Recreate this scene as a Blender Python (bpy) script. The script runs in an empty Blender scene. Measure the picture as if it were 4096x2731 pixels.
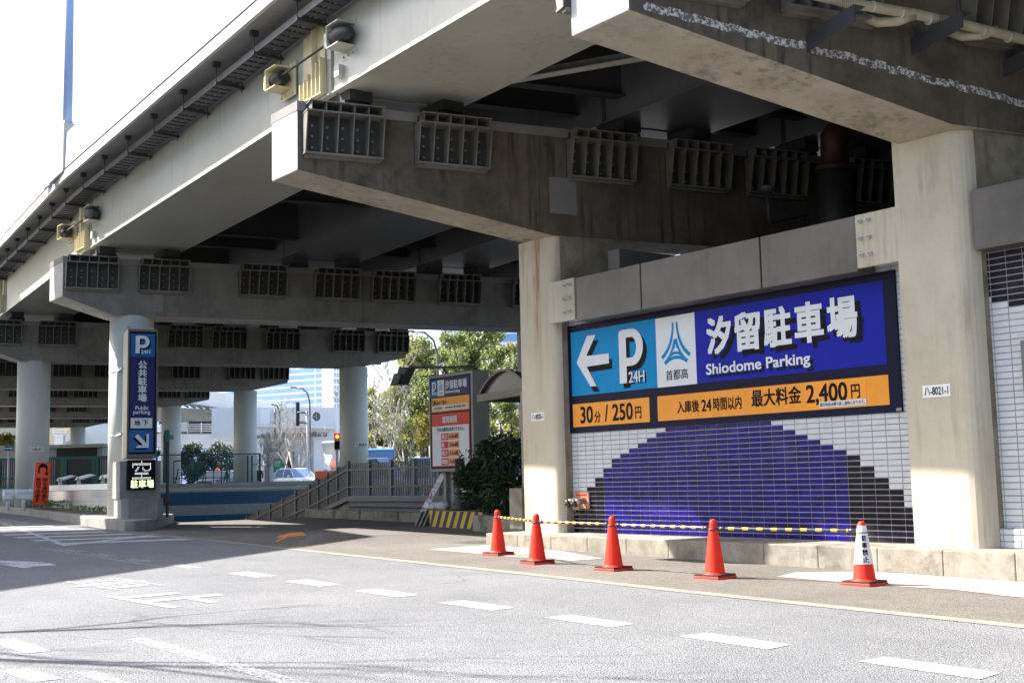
import bpy, math, random
from mathutils import Vector, Matrix
rnd = random.Random(7)
S = bpy.context.scene
C = S.collection
R = math.radians

# ---------------------------------------------------------------- camera, world, sun, exposure
cam_d = bpy.data.cameras.new('camera'); cam = bpy.data.objects.new('camera', cam_d); C.objects.link(cam)
cam_d.sensor_width = 36; cam_d.lens = 42.80; cam_d.clip_start = .1; cam_d.clip_end = 3000
def _cam():
    roll, pitch = .0225, math.atan(545/4870.)
    f = Vector((-.7952, .6064, 0)).normalized()
    cp, sp = math.cos(pitch), math.sin(pitch)
    fw = Vector((f.x*cp, f.y*cp, sp)); u0 = Vector((-f.x*sp, -f.y*sp, cp)); r0 = Vector((f.y, -f.x, 0))
    c, s = math.cos(roll), math.sin(roll)
    xr = r0*c - u0*s; cu = r0*s + u0*c
    m = Matrix((xr, cu, -fw)).transposed().to_4x4(); m.translation = Vector((0, 0, 1.22))
    return m
cam.matrix_world = _cam(); S.camera = cam
W = bpy.data.worlds.new('World'); S.world = W; W.use_nodes = True
wn = W.node_tree.nodes; bgn = wn['Background']
sky = wn.new('ShaderNodeTexSky'); sky.sky_type = 'NISHITA'; sky.sun_disc = False
SUN_AZ, SUN_EL = R(33), R(44.8)          # light travels towards (cos az, sin az)
to_sun = Vector((-math.cos(SUN_AZ)*math.cos(SUN_EL), -math.sin(SUN_AZ)*math.cos(SUN_EL), math.sin(SUN_EL)))
sky.sun_elevation = SUN_EL; sky.sun_rotation = math.atan2(to_sun.x, to_sun.y)
sky.air_density = 1.0; sky.dust_density = 2.5; sky.ozone_density = 1.0
W.node_tree.links.new(sky.outputs[0], bgn.inputs[0]); bgn.inputs[1].default_value = .13
sd = bpy.data.lights.new('sun', 'SUN'); sun = bpy.data.objects.new('sun', sd); C.objects.link(sun)
sd.energy = 5.0; sd.angle = R(.53); sd.color = (1, .955, .89)
sun.rotation_euler = to_sun.to_track_quat('Z', 'Y').to_euler()
S.view_settings.view_transform = 'Standard'; S.view_settings.look = 'None'
S.view_settings.exposure = 1.82; S.view_settings.gamma = 1
S.cycles.max_bounces = 10; S.cycles.diffuse_bounces = 6; S.cycles.use_denoising = True

# ---------------------------------------------------------------- materials
def sr(r, g, b):
    f = lambda c: (c/255/12.92 if c/255 <= .04045 else ((c/255+.055)/1.055)**2.4)
    return (f(r), f(g), f(b))
class NT:
    def __init__(s, name):
        s.m = bpy.data.materials.new(name); s.m.use_nodes = True
        s.t = s.m.node_tree; s.b = s.t.nodes['Principled BSDF']
        s.tc = s.t.nodes.new('ShaderNodeTexCoord').outputs['Object']
    def n(s, ty, **kw):
        n = s.t.nodes.new('ShaderNode'+ty)
        for k, v in kw.items(): setattr(n, k, v)
        return n
    def set(s, sock, v):
        if hasattr(v, 'is_output'): s.t.links.new(v, sock)
        else:
            if isinstance(v, tuple) and len(v) == 3 and sock.type == 'RGBA': v = (*v, 1)
            sock.default_value = v
    def math(s, op, a, b=0., clamp=False):
        n = s.n('Math', operation=op, use_clamp=clamp); s.set(n.inputs[0], a); s.set(n.inputs[1], b); return n.outputs[0]
    def noise(s, scale, vec=None, detail=4, rough=.55, stretch=None):
        v = vec or s.tc
        if stretch:
            mp = s.n('Mapping'); s.set(mp.inputs[0], v); mp.inputs['Scale'].default_value = stretch; v = mp.outputs[0]
        n = s.n('TexNoise'); s.set(n.inputs['Vector'], v); n.inputs['Scale'].default_value = scale
        n.inputs['Detail'].default_value = detail; n.inputs['Roughness'].default_value = rough
        return n.outputs['Fac']
    def ramp(s, v, a, b, lo=0., hi=1.):
        n = s.n('MapRange'); s.set(n.inputs[0], v); n.inputs[1].default_value = a; n.inputs[2].default_value = b
        n.inputs[3].default_value = lo; n.inputs[4].default_value = hi; return n.outputs[0]
    def mix(s, f, a, b, blend='MIX'):
        n = s.n('Mix', data_type='RGBA', blend_type=blend); s.set(n.inputs[0], f); s.set(n.inputs[6], a); s.set(n.inputs[7], b); return n.outputs[2]
    def xyz(s):
        n = s.n('SeparateXYZ'); s.set(n.inputs[0], s.tc); return n.outputs
    def bump(s, h, strength, dist=.01):
        n = s.n('Bump'); n.inputs['Strength'].default_value = strength; n.inputs['Distance'].default_value = dist
        s.set(n.inputs['Height'], h); s.set(s.b.inputs['Normal'], n.outputs[0])
    def col(s, c): s.set(s.b.inputs['Base Color'], c)
    def rough(s, r): s.set(s.b.inputs['Roughness'], r)
M = {}
def flat(name, c, rough=.6, var=.1, scale=6., metal=0., bump=0., spec=None, dirt=None):
    t = NT(name); f = t.ramp(t.noise(scale), .3, .7, 1-var, 1+var)
    n = t.n('Mix', data_type='RGBA', blend_type='MULTIPLY'); n.inputs[0].default_value = 1
    t.set(n.inputs[6], c); cb = t.n('CombineColor')
    for i in range(3): t.set(cb.inputs[i], f)
    t.set(n.inputs[7], cb.outputs[0]); out = n.outputs[2]
    if dirt:
        d = t.ramp(t.noise(scale*.7, detail=6, rough=.7, stretch=(1, 1, .25)), .5, .72)
        out = t.mix(t.math('MULTIPLY', d, dirt), out, (.05, .045, .035))
    t.col(out); t.rough(rough); t.b.inputs['Metallic'].default_value = metal
    if spec is not None: t.b.inputs['Specular IOR Level'].default_value = spec
    if bump: t.bump(t.noise(scale*8), bump)
    M[name] = t.m; return t.m
def weathered(name, c1, c2, stain, amount=.6, streak=.5, scale=1.2, rough=.85, rust=None, bump=.25):
    """concrete or old paint: two tones, cloudy stains, vertical run marks"""
    t = NT(name)
    base = t.mix(t.ramp(t.noise(scale, detail=7, rough=.65), .35, .65), c1, c2)
    fg = .12 if bump > .2 else .03; fine = t.ramp(t.noise(45., detail=3), .3, .7, 1-fg, 1+fg); cb = t.n('CombineColor')
    for i in range(3): t.set(cb.inputs[i], fine)
    base = t.mix(1., base, cb.outputs[0], 'MULTIPLY')
    cl = t.ramp(t.noise(scale*.8, detail=8, rough=.7), .52, .7)
    base = t.mix(t.math('MULTIPLY', cl, amount), base, stain)
    st = t.ramp(t.noise(7., detail=5, rough=.65, stretch=(1, 1, .07)), .5, .68)
    fade = t.ramp(t.noise(.9, detail=2), .4, .62)
    base = t.mix(t.math('MULTIPLY', t.math('MULTIPLY', st, fade), streak), base, stain)
    if rust:
        x0, wd, z0, z1 = rust; o = t.xyz()
        w = t.math('ADD', o[0], t.math('MULTIPLY', t.math('SUBTRACT', t.noise(3., stretch=(1, 1, .6)), .5), .16))
        g = t.ramp(t.math('ABSOLUTE', t.math('SUBTRACT', w, x0)), wd, wd*.2)
        h = t.ramp(o[2], z0, z1); r2 = t.ramp(t.noise(22., stretch=(1, 1, .05)), .35, .6)
        k = t.math('MULTIPLY', t.math('MULTIPLY', g, h), r2)
        base = t.mix(t.math('MULTIPLY', k, .95), base, (.23, .09, .025))
    t.col(base); t.rough(rough); t.bump(t.noise(30., detail=5), bump)
    M[name] = t.m; return t.m
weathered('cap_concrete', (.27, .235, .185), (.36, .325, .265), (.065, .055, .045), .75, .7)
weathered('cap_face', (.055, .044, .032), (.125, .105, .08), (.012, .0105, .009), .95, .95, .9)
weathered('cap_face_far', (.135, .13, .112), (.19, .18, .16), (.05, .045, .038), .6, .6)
weathered('girder_inner_shade', (.095, .095, .092), (.12, .12, .115), (.04, .04, .036), .4, .3, .5, .45, bump=.03)  # darker copy of the girder paint, deep shade put into its colour
weathered('pale_concrete', (.30, .295, .265), (.38, .365, .33), (.13, .12, .10), .5, .45)
weathered('kerb_concrete', (.17, .15, .118), (.29, .262, .212), (.055, .048, .038), .85, .35, 2.6)
weathered('plinth_concrete', (.19, .182, .17), (.26, .25, .235), (.07, .065, .058), .6, .3, 1.6)
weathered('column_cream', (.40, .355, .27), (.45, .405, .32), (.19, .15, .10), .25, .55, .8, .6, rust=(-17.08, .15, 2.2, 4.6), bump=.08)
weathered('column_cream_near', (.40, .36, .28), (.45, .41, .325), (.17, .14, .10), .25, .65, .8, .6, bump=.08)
weathered('column_grey', (.47, .475, .435), (.52, .52, .48), (.33, .31, .26), .2, .3, .8, .55, bump=.04)
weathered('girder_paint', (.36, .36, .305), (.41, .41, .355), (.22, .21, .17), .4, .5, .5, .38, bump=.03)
weathered('girder_cream', (.55, .47, .27), (.62, .55, .36), (.30, .22, .10), .4, .5, .9, .5, bump=.03)
weathered('cantilever', (.30, .29, .27), (.35, .34, .315), (.17, .16, .145), .4, .2, .8)
weathered('cap_end_sunlit', (.50, .485, .45), (.57, .555, .52), (.22, .20, .17), .3, .4)  # end faces lightened, sunlight put into the colour
weathered('pedestal_grey', (.36, .35, .33), (.42, .41, .39), (.12, .11, .10), .5, .5, 2.)
weathered('underdeck_shade', (.022, .021, .02), (.034, .032, .03), (.012, .012, .011), .5, .2, .6)  # under-deck shade put into the colour of slab, bearings and cross frames
weathered('parapet_white', (.56, .55, .52), (.64, .63, .60), (.30, .28, .25), .3, .4, 1.4)
weathered('steel_beam', (.07, .063, .06), (.11, .10, .095), (.04, .036, .033), .6, .5, 1.1, .4, bump=.02)
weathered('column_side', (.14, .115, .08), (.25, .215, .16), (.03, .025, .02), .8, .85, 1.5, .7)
weathered('white_bridge', (.60, .62, .63), (.66, .67, .68), (.38, .38, .38), .4, .3, .25, .6)
flat('bracket_steel', (.15, .14, .12), .55, .25, 3., dirt=.6)
flat('dark_steel', (.03, .03, .032), .5)
flat('tray_steel', (.055, .055, .062), .5, .2)
flat('rubber', (.018, .018, .02), .6)
flat('cone_weight', (.022, .022, .024), .6)
flat('cone_red', (.80, .030, .010), .5, .08, 9., spec=.25)
flat('sleeve_white', (.78, .76, .78), .5, .03)
flat('black_ink', (.006, .006, .009), .5, 0, spec=.08)
flat('navy', (.006, .007, .026), .4, .06, spec=.08)
flat('sign_blue', (.008, .014, .27), .4, .05, spec=.08)
flat('sign_cyan', (.0, .20, .44), .4, .05, spec=.08)
flat('sign_white', (.58, .60, .62), .4, .03, spec=.18)
flat('sign_orange', (.70, .27, .03), .4, .05, spec=.18)
flat('sign_patch', (.76, .285, .03), .4, .04, spec=.18)
flat('deep_blue', (.005, .006, .085), .3, .06, spec=.18)
flat('pylon_blue', (.003, .085, .26), .3, .05, spec=.18)
flat('sign_red', (.50, .03, .02), .4, .06, spec=.18)
flat('sign_salmon', (.66, .24, .13), .4, .05, spec=.18)
flat('sign_frame', (.10, .088, .07), .45, .12, dirt=.4)
flat('box_grey', (.20, .188, .165), .5, .12, 1.5, dirt=.3)
flat('fluor_orange', (.90, .085, .02), .5, .05)
flat('plate_white', (.68, .68, .66), .5, .05)
flat('patch_grey', (.17, .162, .155), .6, .1, 2.)
flat('galv', (.42, .43, .44), .45, .12, metal=.2)
flat('guard_white', (.74, .75, .76), .4, .06)
flat('pole_blue', (.30, .42, .68), .4, .05)
flat('fence_grey', (.030, .036, .048), .5, .2, 3.)
flat('fence_blue', (.05, .14, .27), .5, .1)
flat('fence_beam', (.07, .08, .098), .5, .15)
flat('green_fence', (.008, .10, .095), .45, .15)
flat('dark_slat', (.05, .048, .045), .6)
flat('canopy_brown', (.075, .06, .05), .45, .15)
flat('canopy_dark', (.045, .045, .055), .3, .1)
flat('brown_post', (.20, .17, .135), .5, .15)
flat('yellow_paint', (.58, .39, .045), .6, .15, 8., dirt=.35)
flat('black_paint', (.025, .026, .035), .6, .15)
flat('bar_yellow', (.85, .42, .02), .4, .03)
flat('bar_black', (.035, .04, .045), .4, .05)
flat('hydrant_plate', (.42, .20, .14), .45, .2, 12.)
flat('brass', (.35, .28, .2), .35, .2, metal=.7)
flat('pipe_beige', (.33, .29, .215), .5, .15)
flat('pipe_brown', (.045, .017, .012), .6, .15)
flat('sandbag', (.50, .47, .50), .9, .12, 12., bump=.4)
flat('tile_slab_white', (.27, .28, .29), .3, .1)
flat('tile_slab_blue', (.014, .078, .165), .25, .1)
flat('panel_silver', (.42, .46, .50), .22, .12, 1.5, metal=.55)
flat('white_paint', (.72, .72, .72), .6, .08)
flat('grey_building', (.36, .355, .33), .7, .1)
flat('shutter_dark', (.04, .037, .035), .6)
flat('tower_white', (.80, .80, .80), .6, .02)
flat('tower_glass', (.20, .34, .62), .3, .12, .15)
flat('tower_pale', (.72, .76, .80), .6, .03)
flat('truck_blue', (.06, .22, .55), .35, .05)
flat('truck_white', (.75, .77, .80), .35, .04)
flat('truck_orange', (.70, .13, .05), .4, .05)
flat('car_white', (.72, .73, .75), .28, .02)
flat('car_dark', (.05, .055, .06), .3, .03)
flat('glass_dark', (.03, .04, .05), .1, .03)
flat('windscreen', (.15, .25, .45), .08, .05)
flat('chrome', (.6, .6, .62), .2, metal=.9)
flat('sign_green', (.01, .22, .12), .45, .05)
flat('lamp_grey', (.12, .115, .115), .5, .08)
flat('lamp_dark', (.04, .04, .045), .5, .08)
flat('skin', (.45, .28, .2), .6); flat('cloth_dark', (.02, .022, .03), .8); flat('hair_dark', (.015, .013, .012), .6)
flat('bark_pale', (.34, .31, .28), .9, .25, 8.); flat('bark_dark', (.06, .05, .04), .9, .25, 8.)
for nm, e, s in (('led_white', (.95, .97, 1), 1.5), ('led_green', (.70, 1, .45), 1.5), ('amber_lit', (1, .30, .02), 6.), ('red_lit', (1, .1, .05), 1.2)):
    t = NT(nm); t.b.inputs['Base Color'].default_value = (.1, .1, .1, 1); t.b.inputs['Emission Color'].default_value = (*e, 1)
    t.b.inputs['Emission Strength'].default_value = s*.35; M[nm] = t.m
def tile(name, c, rough=.18, var=.12):
    t = NT(name); o = t.xyz()
    ix = t.math('FLOOR', t.math('DIVIDE', o[0], .2205)); iz = t.math('FLOOR', t.math('DIVIDE', o[2], .0785))
    cv = t.n('CombineXYZ'); t.set(cv.inputs[0], ix); t.set(cv.inputs[1], iz); w = t.n('TexWhiteNoise'); t.set(w.inputs[0], cv.outputs[0])
    k = t.ramp(w.outputs[0], 0, 1, 1-var, 1+var); cb = t.n('CombineColor')
    for i in range(3): t.set(cb.inputs[i], k)
    c2 = t.mix(1., c, cb.outputs[0], 'MULTIPLY')
    d = t.ramp(t.noise(1.6, detail=6, rough=.7), .55, .75)
    t.col(t.mix(t.math('MULTIPLY', d, .15), c2, (.2, .18, .15))); t.rough(t.ramp(t.noise(3.), .3, .7, rough*.7, rough*1.8)); t.b.inputs['Specular IOR Level'].default_value = .12; M[name] = t.m
tile('tile_white', (.47, .49, .525), .22, .05); tile('tile_blue', (.006, .003, .12), .25, .35); tile('tile_black', (.004, .003, .012), .25, .3)
flat('grout', (.27, .26, .25), .9, .12); flat('grout_dark', (.10, .10, .10), .9, .12)
def asphalt(name, c, c2, speck, scale=95., bump=.5, patch=.35):
    t = NT(name)
    v = t.n('TexVoronoi'); t.set(v.inputs['Vector'], t.tc); v.inputs['Scale'].default_value = scale
    g = t.ramp(v.outputs['Color'], .2, .85)
    n1 = t.noise(scale*.8, detail=3); n2 = t.noise(.35, detail=6, rough=.65)
    base = t.mix(t.ramp(n2, .38, .62), c, c2)
    k = t.ramp(t.math('ADD', t.math('MULTIPLY', n1, .8), t.math('MULTIPLY', g, .35)), .35, .85, 1-speck, 1+speck); cb = t.n('CombineColor')
    for i in range(3): t.set(cb.inputs[i], k)
    base = t.mix(1., base, cb.outputs[0], 'MULTIPLY')
    wear = t.ramp(t.noise(1.1, detail=8, rough=.7), .5, .72)
    base = t.mix(t.math('MULTIPLY', wear, patch), base, tuple(x*.62 for x in c))
    crk = t.n('TexVoronoi', feature='DISTANCE_TO_EDGE'); crk.inputs['Scale'].default_value = .55
    dv = t.n('Mix', data_type='VECTOR'); dv.inputs[0].default_value = .25; t.set(dv.inputs[4], t.tc); nn = t.n('TexNoise'); nn.inputs['Scale'].default_value = 1.8; t.set(nn.inputs['Vector'], t.tc); t.set(dv.inputs[5], nn.outputs['Color'])
    t.set(crk.inputs['Vector'], dv.outputs[1])
    cm = t.math('MULTIPLY', t.ramp(crk.outputs['Distance'], .006, .0), t.ramp(t.noise(.5), .52, .6))
    base = t.mix(t.math('MULTIPLY', cm, .55), base, (.05, .048, .045))
    t.col(base); t.rough(.88); t.bump(t.math('ADD', t.math('MULTIPLY', v.outputs['Distance'], -1.), n1), bump, .012); M[name] = t.m
asphalt('road_asphalt', (.138, .141, .148), (.175, .178, .184), .42, 85., .8, .4)
asphalt('apron_asphalt', (.112, .10, .086), (.155, .14, .12), .45, 75., .7, .45)
asphalt('far_ground', (.16, .16, .16), (.19, .19, .19), .2, 20., .2)
flat('pale_patch', (.33, .295, .25), .9, .15, 3., bump=.2, dirt=.35)
def worn(name, c, wear):
    t = NT(name); k = t.ramp(t.noise(28., detail=5, rough=.75), wear-.07, wear+.07)
    t.col(c); t.rough(.7); t.set(t.b.inputs['Alpha'], k); M[name] = t.m
worn('marking_white', (.46, .46, .46), .43); worn('marking_faded', (.42, .42, .42), .52); worn('marking_orange', (.74, .27, .06), .34); worn('marking_mid', (.47, .47, .47), .46)
flat('gutter_strip', (.215, .195, .16), .85, .15, 4., bump=.2, dirt=.3)
def leaf(name, c1, c2, rough=.5, c3=None):
    t = NT(name); w = t.n('ObjectInfo'); g = t.n('NewGeometry')
    c = t.mix(t.math('POWER', g.outputs['Random Per Island'], 1.3), c1, c2)
    if c3: c = t.mix(t.ramp(t.noise(.35, detail=3), .48, .66), c, c3)
    t.col(c); t.rough(rough); t.b.inputs['Subsurface Weight'].default_value = 0
    tr = t.n('BsdfTranslucent'); t.set(tr.inputs[0], c); mx = t.n('MixShader'); mx.inputs[0].default_value = .4
    t.t.links.new(t.b.outputs[0], mx.inputs[1]); t.t.links.new(tr.outputs[0], mx.inputs[2])
    t.t.links.new(mx.outputs[0], t.t.nodes['Material Output'].inputs[0]); M[name] = t.m
leaf('leaf_tree', (.10, .14, .045), (.32, .34, .13), .4, (.36, .34, .09)); leaf('leaf_yellow', (.17, .15, .02), (.30, .25, .04), .5)
leaf('leaf_bush', (.010, .022, .011), (.035, .07, .022), .28); leaf('leaf_weed', (.05, .10, .02), (.12, .20, .05), .5); leaf('leaf_shade', (.02, .035, .02), (.06, .08, .04), .5)
def mesh_wire(name, c, scale, th):
    """chain link wire drawn as real wire with open holes"""
    t = NT(name); v = t.n('SeparateXYZ'); t.set(v.inputs[0], t.tc)
    a = t.math('ADD', v.outputs[1], v.outputs[2]); b = t.math('SUBTRACT', v.outputs[1], v.outputs[2])
    fa = t.math('ABSOLUTE', t.math('SUBTRACT', t.math('FRACT', t.math('MULTIPLY', a, scale)), .5))
    fb = t.math('ABSOLUTE', t.math('SUBTRACT', t.math('FRACT', t.math('MULTIPLY', b, scale)), .5))
    k = t.math('LESS_THAN', t.math('MINIMUM', fa, fb), th)
    t.col(c); t.set(t.b.inputs['Alpha'], k); M[name] = t.m
mesh_wire('chain_link', (.03, .16, .15), 9., .07)

# ---------------------------------------------------------------- mesh builder and things
class MB:
    def __init__(s): s.v, s.f, s.mi, s.sm = [], [], [], []
    def face(s, ids, mi=0, sm=False): s.f.append(tuple(ids)); s.mi.append(mi); s.sm.append(sm)
    def add(s, pts):
        i = len(s.v); s.v += [tuple(p) for p in pts]; return list(range(i, i+len(pts)))
    def poly(s, pts, mi=0): s.face(s.add(pts), mi); return s
    def prism(s, pts, ext, mi=0, pts2=None):
        a = s.add(pts); b = s.add(pts2 or [Vector(p)+Vector(ext) for p in pts]); n = len(a)
        s.face(a[::-1], mi); s.face(b, mi)
        for i in range(n): s.face((a[i], a[(i+1) % n], b[(i+1) % n], b[i]), mi)
        return s
    def box(s, x0, x1, y0, y1, z0, z1, mi=0):
        return s.prism([(x0, y0, z0), (x1, y0, z0), (x1, y1, z0), (x0, y1, z0)], (0, 0, z1-z0), mi)
    def obox(s, o, u, v, w, mi=0):
        o, u, v, w = map(Vector, (o, u, v, w)); return s.prism([o, o+u, o+u+v, o+v], w, mi)
    def tube(s, pts, r, n=10, mi=0, cap=True, sm=True):
        pts = [Vector(p) for p in pts]; rs = r if isinstance(r, (list, tuple)) else [r]*len(pts); rings = []
        d0 = (pts[1]-pts[0]).normalized(); ref = Vector((0, 0, 1)) if abs(d0.z) < .9 else Vector((1, 0, 0))
        for i, p in enumerate(pts):
            d = (pts[min(i+1, len(pts)-1)]-pts[max(i-1, 0)]).normalized(); a = d.cross(ref)
            if a.length < 1e-4: a = d.orthogonal()
            a.normalize(); b = d.cross(a).normalized()
            rings.append(s.add([p+(a*math.cos(q)+b*math.sin(q))*rs[i] for q in [2*math.pi*k/n for k in range(n)]]))
        for A, B in zip(rings, rings[1:]):
            for k in range(n): s.face((A[k], A[(k+1) % n], B[(k+1) % n], B[k]), mi, sm)
        if cap: s.face(rings[0][::-1], mi); s.face(rings[-1], mi)
        return s
    def cyl(s, c, r, z0, z1, n=32, mi=0, r2=None): return s.tube([(c[0], c[1], z0), (c[0], c[1], z1)], [r, r if r2 is None else r2], n, mi)
    def ball(s, c, rx, ry, rz, mi=0, nu=12, nv=8):
        c = Vector(c); rings = []
        for j in range(1, nv):
            th = math.pi*j/nv
            rings.append(s.add([c+Vector((rx*math.sin(th)*math.cos(2*math.pi*k/nu), ry*math.sin(th)*math.sin(2*math.pi*k/nu), rz*math.cos(th))) for k in range(nu)]))
        t, b = s.add([c+Vector((0, 0, rz)), c-Vector((0, 0, rz))])
        for A, B in zip(rings, rings[1:]):
            for k in range(nu): s.face((A[k], B[k], B[(k+1) % nu], A[(k+1) % nu]), mi, True)
        for k in range(nu): s.face((t, rings[0][k], rings[0][(k+1) % nu]), mi, True); s.face((b, rings[-1][(k+1) % nu], rings[-1][k]), mi, True)
        return s
    def build(s, name, mats, parent=None, bevel=0., kind=None):
        me = bpy.data.meshes.new(name); me.from_pydata(s.v, [], s.f)
        ml = mats if isinstance(mats, (list, tuple)) else [mats]
        for m in ml: me.materials.append(M[m] if isinstance(m, str) else m)
        me.polygons.foreach_set('material_index', s.mi); me.polygons.foreach_set('use_smooth', s.sm)
        import bmesh
        bm = bmesh.new(); bm.from_mesh(me); bmesh.ops.recalc_face_normals(bm, faces=bm.faces); bm.to_mesh(me); bm.free()
        o = bpy.data.objects.new(name, me); C.objects.link(o)
        if parent:
            base = Vector(parent.location)
            if parent.parent: base = base+Vector(parent.parent.location)
            o.parent = parent; o.location = -base
        if bevel:
            b = o.modifiers.new('edge', 'BEVEL'); b.width = bevel; b.segments = 2; b.limit_method = 'ANGLE'; b.angle_limit = R(40)
        if kind: o['kind'] = kind
        return o
def thing(name, label, cat, base=(0, 0, 0), group=None):
    o = bpy.data.objects.new(name, None); C.objects.link(o); o.location = base; o.empty_display_size = .2
    o['label'] = label; o['category'] = cat
    if group: o['group'] = group
    return o
def tag(o, label, cat, group=None):
    o['label'] = label; o['category'] = cat
    if group: o['group'] = group
    return o
def dup(root, loc, label=None, rotz=None):
    r = root.copy(); C.objects.link(r); r.location = loc
    if rotz is not None: r.rotation_euler = (0, 0, rotz)
    if label: r['label'] = label
    for ch in list(root.children):
        c = ch.copy(); C.objects.link(c); c.parent = r
        for g in list(ch.children):
            e = g.copy(); C.objects.link(e); e.parent = c
    return r
DV = Vector((.23, .9732, 0)).normalized(); MV = Vector((DV.y, -DV.x, 0))   # cap direction, and the girder-wise normal
def td(t, s, z): return DV*t+MV*s+Vector((0, 0, z))
def gz(x, y=0): return .005-.0105*(max(-110., min(60., x))+15.70)

# ---------------------------------------------------------------- lettering
_GL = {}
def glyphs(body, bold=0.):
    """outline of a line of text; bold text is laid as a few shifted copies, each a hair nearer the viewer"""
    if body not in _GL:
        cu = bpy.data.curves.new('t', 'FONT'); cu.body = body; cu.size = 1; cu.resolution_u = 3; cu.fill_mode = 'FRONT'
        o = bpy.data.objects.new('t', cu); C.objects.link(o); dg = bpy.context.evaluated_depsgraph_get()
        me = bpy.data.meshes.new_from_object(o.evaluated_get(dg))
        _GL[body] = ([tuple(x.co) for x in me.vertices], [tuple(p.vertices) for p in me.polygons])
        bpy.data.objects.remove(o); bpy.data.curves.remove(cu); bpy.data.meshes.remove(me)
    v0, f0 = _GL[body]; v, f = [], []
    k = bold*1.15
    for i, (dx, dy) in enumerate(((0, 0), (k, k*.8), (-k, -k*.8), (k, -k*.8), (-k, k*.8)) if bold > .004 else ((0, 0),)):
        n = len(v); v += [(p[0]+dx, p[1]+dy, i) for p in v0]; f += [tuple(e+n for e in q) for q in f0]
    return v, f
class Board:
    """flat sign face: x along U, z along V, layers 3 mm apart towards the viewer"""
    def __init__(s, O, U, V, N, parent): s.O, s.U, s.V, s.N, s.p = Vector(O), Vector(U), Vector(V), Vector(N), parent
    def at(s, x, z, k): return s.O+s.U*x+s.V*z+s.N*(k*.003)
    def rect(s, name, x0, x1, z0, z1, mat, k, parent=None):
        mb = MB(); mb.prism([s.at(x0, z0, k-.9), s.at(x1, z0, k-.9), s.at(x1, z1, k-.9), s.at(x0, z1, k-.9)], s.N*.0027); return mb.build(name, mat, parent or s.p)
    def poly(s, name, polys, mat, k):
        mb = MB()
        for i, pts in enumerate(polys): mb.poly([s.at(x, z, k+.04*(i % 20)) for x, z in pts])
        return mb.build(name, mat, s.p)
    def text(s, name, items, mat, k, bold=0., skew=0.):
        """items: (body, x0, x1, z0, z1); each body is fitted to its box"""
        if 1 < len(items) <= 12 and any(len(q[0]) > 1 for q in items):
            for q in items: s.text(name, [q], mat, k, bold, skew)
            return None
        mb = MB()
        for body, x0, x1, z0, z1 in items:
            v, f = glyphs(body, bold)
            if not v: continue
            ax, bx = min(p[0] for p in v), max(p[0] for p in v); ay, by = min(p[1] for p in v), max(p[1] for p in v)
            q = [s.at(x0+(p[0]-ax)/(bx-ax)*(x1-x0)+skew*((p[1]-ay)/(by-ay)), z0+(p[1]-ay)/(by-ay)*(z1-z0), k) for p in v]
            q = [e+s.N*(p[2]*.0003) for e, p in zip(q, v)]
            i = mb.add(q)[0]
            for g in f: mb.face([i+e for e in g])
        return mb.build(name, mat, s.p)
def ribbon(pts, w):
    out = []
    P = [Vector((a, b)) for a, b in pts]; L, Rr = [], []
    for i, p in enumerate(P):
        d = (P[min(i+1, len(P)-1)]-P[max(i-1, 0)]).normalized(); n = Vector((-d.y, d.x)); ww = w if not isinstance(w, (list, tuple)) else w[i]
        L.append(tuple(p+n*ww/2)); Rr.append(tuple(p-n*ww/2))
    return [[L[i], L[i+1], Rr[i+1], Rr[i]] for i in range(len(P)-1)]
def bez(a, b, c, n=8):
    return [((1-t)**2*a[0]+2*t*(1-t)*b[0]+t*t*c[0], (1-t)**2*a[1]+2*t*(1-t)*b[1]+t*t*c[1]) for t in [i/n for i in range(n+1)]]
def emblem(x0, x1, z0, z1):
    f = lambda p: (x0+p[0]*(x1-x0), z0+p[1]*(z1-z0)); w = (x1-x0); out = []
    for a, b, c, k in (((.43, 1), (.42, .42), (0, .17), .085), ((.47, .60), (.40, .22), (.09, .03), .07)):
        for mir in (0, 1):
            q = [f(((1-p[0]) if mir else p[0], p[1])) for p in bez(a, b, c)]
            out += ribbon(q, [k*w*(.75+.5*i/8) for i in range(9)])
    out += ribbon([f(p) for p in bez((.27, .18), (.5, .34), (.73, .18))], .07*w)
    out += ribbon([f(p) for p in bez((.10, .02), (.5, .28), (.90, .02))], .085*w)
    out.append([f((.43, .40)), f((.57, .40)), f((.5, .60))]); out[-1] = [f((.42, .36)), f((.46, .36)), f((.51, .52)), f((.49, .60))]
    out.append([f((.58, .36)), f((.54, .36)), f((.49, .52)), f((.51, .60))])
    return out
def parkP(x0, x1, z0, z1):
    """outline of the letter P as quads"""
    w, h = x1-x0, z1-z0; st = w*.30; out = [[(x0, z0), (x0+st, z0), (x0+st, z1-h*.06), (x0, z1-h*.06)]]
    cx, cz, ro, ri = x0+w*.52, z0+h*.655, w*.48, w*.48-st*.92
    ry, iy = h*.345, h*.345-st*.78
    ang = [R(90-180*i/16) for i in range(17)]
    for a, b in zip(ang, ang[1:]):
        out.append([(cx+ro*math.cos(a), cz+ry*math.sin(a)), (cx+ro*math.cos(b), cz+ry*math.sin(b)), (cx+ri*math.cos(b), cz+iy*math.sin(b)), (cx+ri*math.cos(a), cz+iy*math.sin(a))])
    out.append([(x0+st*.5, cz+iy), (cx, cz+iy), (cx, cz+ry), (x0+st*.5, cz+ry)])
    out.append([(x0+st, cz-ry), (cx, cz-ry), (cx, cz-iy), (x0+st, cz-iy)])
    out.append([(x0, z1-h*.07), (x0+st*.5, z1-h*.07), (x0+st*.5, z1), (x0+st*.15, z1-h*.015)])
    return out
def shift(polys, dx, dz): return [[(a+dx, b+dz) for a, b in p] for p in polys]

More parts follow.
